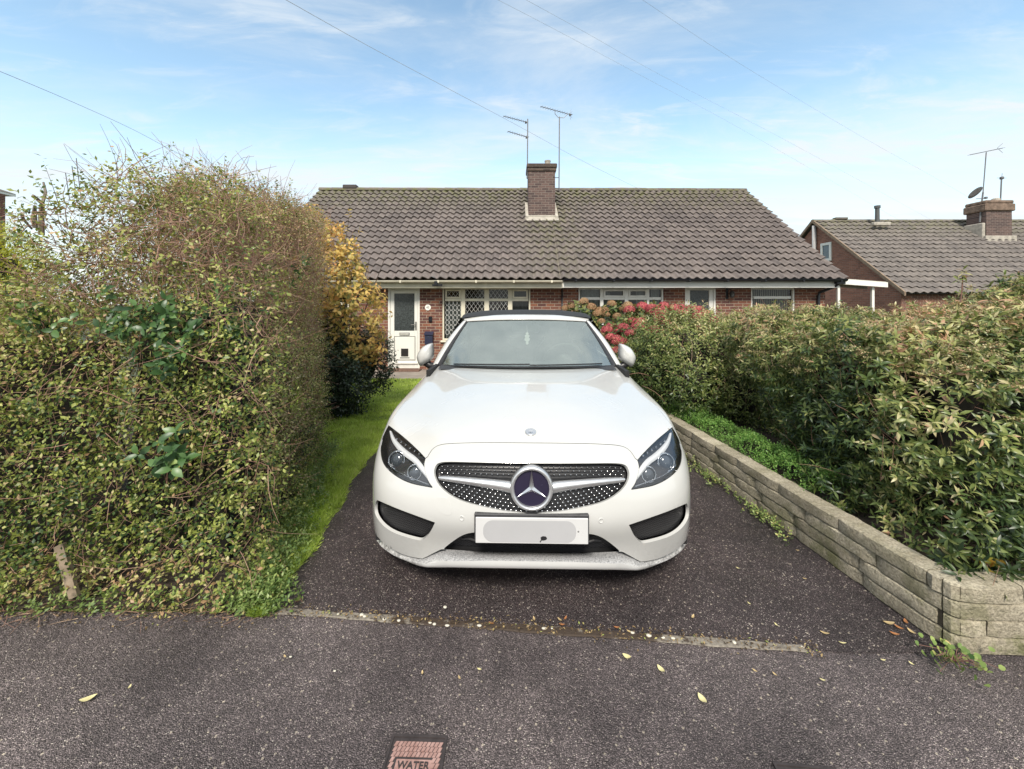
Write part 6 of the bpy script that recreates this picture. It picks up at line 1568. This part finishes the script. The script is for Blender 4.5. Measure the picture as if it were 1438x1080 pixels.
bush('evergreen_bush', 'low dark evergreen bush at the lawn edge under the orange shrub', 'shrub', [((-2.55, 5.75, .32), (.42, .45, .58)), ((-2.7, 6.0, .75), (.40, .4, .55)), ((-2.3, 6.4, .6), (.35, .35, .55))], (-2.55, 5.8, -.15), 5000, DKG, .045, .5, 6, .38, 75, rs=.4, ztint=.15, zmid=.6)
YEL = leaf_mat('golden_conifer', [(0, (.16, .20, .02)), (.5, (.42, .44, .03)), (1, (.68, .62, .05))], .6, .3)
bush('golden_conifer', 'bright yellow-green conifer behind the hedge at the far left edge', 'conifer', [((-6.95, 5.2, 1.1), (.9, .8, 1.45)), ((-6.5, 5.0, .8), (.7, .6, 1.0))], (-6.9, 5.2, -.1), 9000, YEL, .05, .22, 7, .5, 79, ntw=.12, ang=(30, 50), nzs=.06)
bush('far_shrub', 'green shrub seen through the gaps behind the left hedge', 'shrub', [((-5.6, 7.5, .7), (1.2, .7, .75)), ((-4.2, 7.6, .6), (1.1, .7, .7))], (-5, 7.5, -.2), 900, HEDGE, .06, .5, 6, .45, 83)
# ---- low bright ground cover behind the wall
def strip_cover(n, f, ls, rb, mat, name, label, cat, k=7, lw=.45):
    P = f(n); q = shoot(P, unit(rng.normal(0, .35, P.shape)+np.array([0, 0, 1.0])), rng.uniform(.03, .06, len(P)), k, ls, lw, (40, 85), rb=rb, rs=.35)
    return tag(leaves(name, *q[:5], q[5], T_DIA, mat), label, cat, kind='stuff')
GCM = leaf_mat('bright_ground_cover', [(0, (.04, .12, .02)), (.5, (.12, .28, .05)), (1, (.30, .46, .12))], .5, .3)
def gcf(n):
    y = rng.uniform(2.55, 4.6, n); u = rng.random(n); x = np.array([wall_x(v) for v in y])+.10+u*.34; z = .25+.11*np.sin(np.pi*u)**.5*(1+.35*np.sin(y*14)*np.sin(x*17)) - rng.random(n)*.04; return np.stack([x, y, z], 1)
strip_cover(2600, gcf, .017, .6, GCM, 'ground_cover', 'low bright green ground cover along the top of the block wall', 'ground cover')
# ---- lawn grass, hedge-foot weeds
GRM = leaf_mat('grass_blades', [(0, (.18, .27, .04)), (.4, (.38, .52, .08)), (.75, (.56, .70, .15)), (1, (.68, .68, .30))], .5, .4)
n = 90000; y = 1.9 + (9.36-1.9)*rng.random(n)**1.5; xr = np.array([lawn_x(v) for v in y[:]]) - .01 - rng.random(n)**2*.03; hx = -1.22-(y-1.95)*.357-.02; hx = np.where(y > 5.3, -5.0, hx)
x = hx + (xr-hx)*rng.random(n); 
T_BL = (np.array([(-.5, 0, 0), (.5, 0, 0), (.35, .55, .0), (-.35, .55, .0), (0, 1, .0)]), np.array([(0, 1, 2), (0, 2, 3), (3, 2, 4)]))
C = np.stack([x, y, np.array([gz(v) for v in y])-.004], 1); hgt = rng.uniform(.022, .060, n)*(1+.35*nz3(C, 2.5, 90)); D = np.stack([rng.normal(0, .7, n), rng.normal(-.1, .7, n), np.ones(n)], 1)
tag(leaves('grass', C, D, np.stack([rng.normal(0, 1, n), rng.normal(-1, .6, n), np.zeros(n)], 1), hgt, rng.uniform(.003, .006, n)*(1+.25*(y-2)), np.clip(.52+.22*nz3(C, 1.6, 91)+rng.normal(0, .2, n), 0, 1), T_BL, GRM, None, .35), 'short bright green lawn grass left of the driveway', 'grass', kind='stuff')
WEED = leaf_mat('weed_leaves', [(0, (.05, .11, .03)), (.5, (.19, .28, .08)), (.8, (.36, .44, .15)), (1, (.50, .42, .18))], .45, .3)
def wf(n):
    a = rng.random(n); y = 1.90 + 2.3*a**1.6; x = -1.27-(y-1.93)*.30 + rng.normal(0, .07, n) + .05; z = np.array([gz(v) for v in y])+np.abs(rng.normal(0, .05, n)); return np.stack([x, y, z], 1)
strip_cover(1500, wf, .024, .5, WEED, 'weeds', 'straggly weeds creeping out from the foot of the hedge over the lawn edge', 'weeds', 6, .45)
def wf2(n):
    n = n//3; x = rng.uniform(-3.4, -1.15, n); return np.stack([x, 1.93+rng.normal(0, .03, n), np.abs(rng.normal(0, .035, n))], 1)
strip_cover(650, wf2, .022, .5, WEED, 'weeds', 'low weeds along the pavement edge under the hedge', 'weeds', 6, .5)
def wf3(n):
    y = np.concatenate([rng.normal(2.75, .14, n//3), rng.normal(3.4, .15, n//3), rng.uniform(2.5, 4.2, n-2*(n//3))]); x = np.array([wall_x(v) for v in y])-.03-np.abs(rng.normal(0, .035, n)); return np.stack([x, y, np.abs(rng.normal(0, .02, n))], 1)
strip_cover(170, wf3, .020, .62, WEED, 'weeds', 'sparse weeds growing along the foot of the block wall', 'weeds', 5, .6)
def clump(label, c, n, r, ls, mat, rb):
    P = np.array(c)+rng.normal(0, 1, (n, 3))*np.array([r, r*.7, r*.35]); P[:, 2] = np.abs(P[:, 2]-c[2])+c[2]; D = unit(P-np.array(c)+np.array([0, -.02, .05])); U = D*.3+np.array([0, -.35, .8])+rng.normal(0, .2, P.shape)
    t = thing('weed_plant', label, 'plant', tuple(c)); leaves('leaves', P, D, U, rng.uniform(.7, 1.2, n)*ls, rng.uniform(.7, 1.2, n)*ls, np.clip(rb+rng.normal(0, .2, n), 0, 1), T_ROUND, mat, t)
    m_ = MB()
    for p in P[::2]: m_.tube([c, ((c[0]+p[0])/2, (c[1]+p[1])/2, max(c[2], p[2])+.01), tuple(p)], .0012, 3)
    m_.build('stems', BARK, t); return t
clump('round-leaved weed at the outer corner of the block wall', (1.80, 1.635, .02), 80, .050, .019, WEED, .5)
clump('yellow and orange seedling on top of the wall corner', (2.12, 1.80, .30), 26, .035, .026, leaf_mat('yellow_orange', [(0, (.25, .3, .05)), (.5, (.6, .5, .08)), (1, (.5, .16, .04))], .5, .3), .6)
clump('tiny spiky weed in the tarmac near the hedge foot', (-1.06, 1.985, .003), 14, .02, .018, WEED, .35)
LITM = leaf_mat('leaf_litter', [(0, (.04, .028, .018)), (.4, (.12, .08, .045)), (.7, (.28, .19, .10)), (.9, (.42, .32, .16)), (1, (.30, .36, .10))], .7, .15)
def litf(n):
    k = n//2; x = np.concatenate([rng.uniform(-3.3, -1.0, k), rng.uniform(-1.1, 1.3, n-k)]); e = np.array([edge_y(v) for v in x]); y = np.where(np.arange(n) < k, 1.925-np.abs(rng.normal(0, .025, n)), e+rng.normal(0, .022, n)); y[:k//4] -= rng.random(k//4)*.1
    return np.stack([x, y, .006+rng.random(n)*.012], 1)
Pq = litf(1500); tag(leaves('leaf_litter', Pq, rng.normal(0, 1, Pq.shape)*np.array([1, 1, .15]), np.array([0, 0, 1.])+rng.normal(0, .3, Pq.shape), rng.uniform(.006, .020, 1500), rng.uniform(.003, .009, 1500), rng.random(1500), T_DIA, LITM), 'fine dry leaf litter and grit along the hedge foot and edging strip', 'leaf litter', kind='stuff')
n = 140; x = rng.uniform(-3.2, -1.15, n); tw_, _ = twigs('fallen_twigs', np.stack([x, 1.93-np.abs(rng.normal(0, .03, n)), np.full(n, .008)], 1), rng.normal(0, 1, (n, 3))*np.array([1, .6, .06]), rng.uniform(.03, .14, n), rng.uniform(.0008, .0018, n), BARK, None, .15, 3); tag(tw_, 'broken twigs lying on the pavement edge below the hedge', 'twigs', kind='stuff')
# ---- fallen leaves, each one a thing
LMS = {'pale green': simple('leaf_pale_green', (.36, .42, .12), .5, .15, 30), 'yellow': simple('leaf_yellow', (.60, .54, .28), .55, .2, 30), 'brown': simple('leaf_brown', (.30, .13, .05), .6, .3, 30), 'tan': simple('leaf_tan', (.44, .33, .17), .6, .25, 30), 'white': simple('pebble_pale', (.55, .52, .44), .7, .15, 30)}
def fallen(kind, label, px, py, size, rot, w_=.42, group=None, curl=.25):
    Z = CH*F/(py-HY); p = W(px, py, Z); t = np.array([p.x, p.y, .009]); a = math.radians(rot); n_ = 7; V = []; Fc = []
    for i in range(n_):
        s = i/(n_-1); wd_ = w_*size*math.sin(math.pi*min(1, s*.97+.03))**.8*.5; y_ = (s-.5)*size; z_ = curl*size*(s-.5)**2*2
        for q_ in (-1, 0, 1): V.append((q_*wd_, y_, z_ + (.12*size*.4 if q_ else 0)))
    for i in range(n_-1):
        for q_ in (0, 1): Fc.append((i*3+q_, i*3+q_+1, i*3+q_+4, i*3+q_+3))
    V = np.array(V); R = np.array([[math.cos(a), -math.sin(a), 0], [math.sin(a), math.cos(a), 0], [0, 0, 1]]); V = V@R.T + t
    o = mesh_obj('fallen_leaf', V, Fc, LMS[kind], None, True); return tag(o, label, 'leaf', group)
fallen('pale green', 'largest pale green fallen leaf at the hedge foot on the pavement', 306, 861, .066, -38, .55)
fallen('yellow', 'pale yellow leaf alone on the pavement at the lower left', 124, 985, .050, -60, .45)
fallen('yellow', 'yellow leaf on the pavement right of centre, just below the edging', 880, 925, .036, 62, .6)
fallen('yellow', 'yellow leaf on the pavement, next to the right of the one below the edging', 928, 943, .036, 28, .55)
fallen('yellow', 'lowest yellow leaf on the right part of the pavement', 986, 985, .040, 20, .6)
fallen('tan', 'tan leaf standing on the driveway right of the bumper', 973, 869, .030, -40, .4)
fallen('tan', 'pointed tan leaf on the driveway nearer the wall corner', 1158, 892, .036, 65, .35)
fallen('yellow', 'thin yellow leaf on the driveway left of the wall corner', 1183, 906, .030, 75, .25)
for i, (px, py, r_) in enumerate(((1248, 878, 80), (1262, 884, 30), (1272, 876, -30), (1256, 893, 60), (1280, 890, 10))): fallen(('tan', 'brown', 'brown', 'brown', 'tan')[i], 'dead leaf in the little heap against the wall foot', px, py, .048 if i == 0 else .036, r_, .42, 'dead leaves heaped at the wall foot')
for i, (px, py, r_) in enumerate(((786, 873, 40), (794, 871, -30), (789, 880, 80), (750, 872, 10), (690, 878, 70), (866, 884, 80), (884, 890, 60))): fallen('brown' if i % 3 else 'tan', 'small orange-brown leaf caught on the edging strip', px, py, .028, r_, .35, 'brown leaves on the edging strip')
for i, (px, py, r_) in enumerate(((1052, 850, 20), (1130, 815, 60), (1090, 880, 10), (1060, 945, 40), (1155, 958, 60), (1088, 950, 25), (1240, 930, 80), (645, 955, 30), (673, 943, 70), (593, 948, 10), (1036, 800, 45), (1120, 775, 70), (182, 968, 15), (400, 925, 50), (1280, 935, 20))): fallen('tan' if i % 2 else 'yellow', 'tiny dry leaf fragment scattered on the tarmac', px, py, .020, r_, .4, 'scattered leaf fragments')
peb = [(508, 866), (512, 868), (604, 877), (610, 879), (628, 881), (673, 881), (764, 885), (775, 885), (888, 891), (911, 895), (931, 898), (945, 899), (1031, 905), (1127, 911), (408, 925), (470, 945), (625, 855), (475, 865), (540, 872), (560, 874)]
base = None
for i, (px, py) in enumerate(peb):
    Z = CH*F/(py-HY); p = W(px, py, Z); m_ = MB(); m_.lathe([(.001, -.004), (.0085, -.003), (.0105, .0015), (.008, .005), (.001, .0065)], (p.x, p.y, .008), (.1, .1, 1), 9)
    o = m_.build('pebble', LMS['white'], smooth=True) if base is None else base.copy()
    if base is None: base = o; bp = Vector(p)
    else:
        scene.collection.objects.link(o); k = random.uniform(.4, .95); o.scale = (k*random.uniform(.9, 1.6), k, k); o.location = Vector((p.x-bp.x*o.scale.x, p.y-bp.y*o.scale.y, .008-.008*k))
    tag(o, 'pale pebble lying on or near the edging strip', 'pebble', 'pale pebbles on the edging strip')
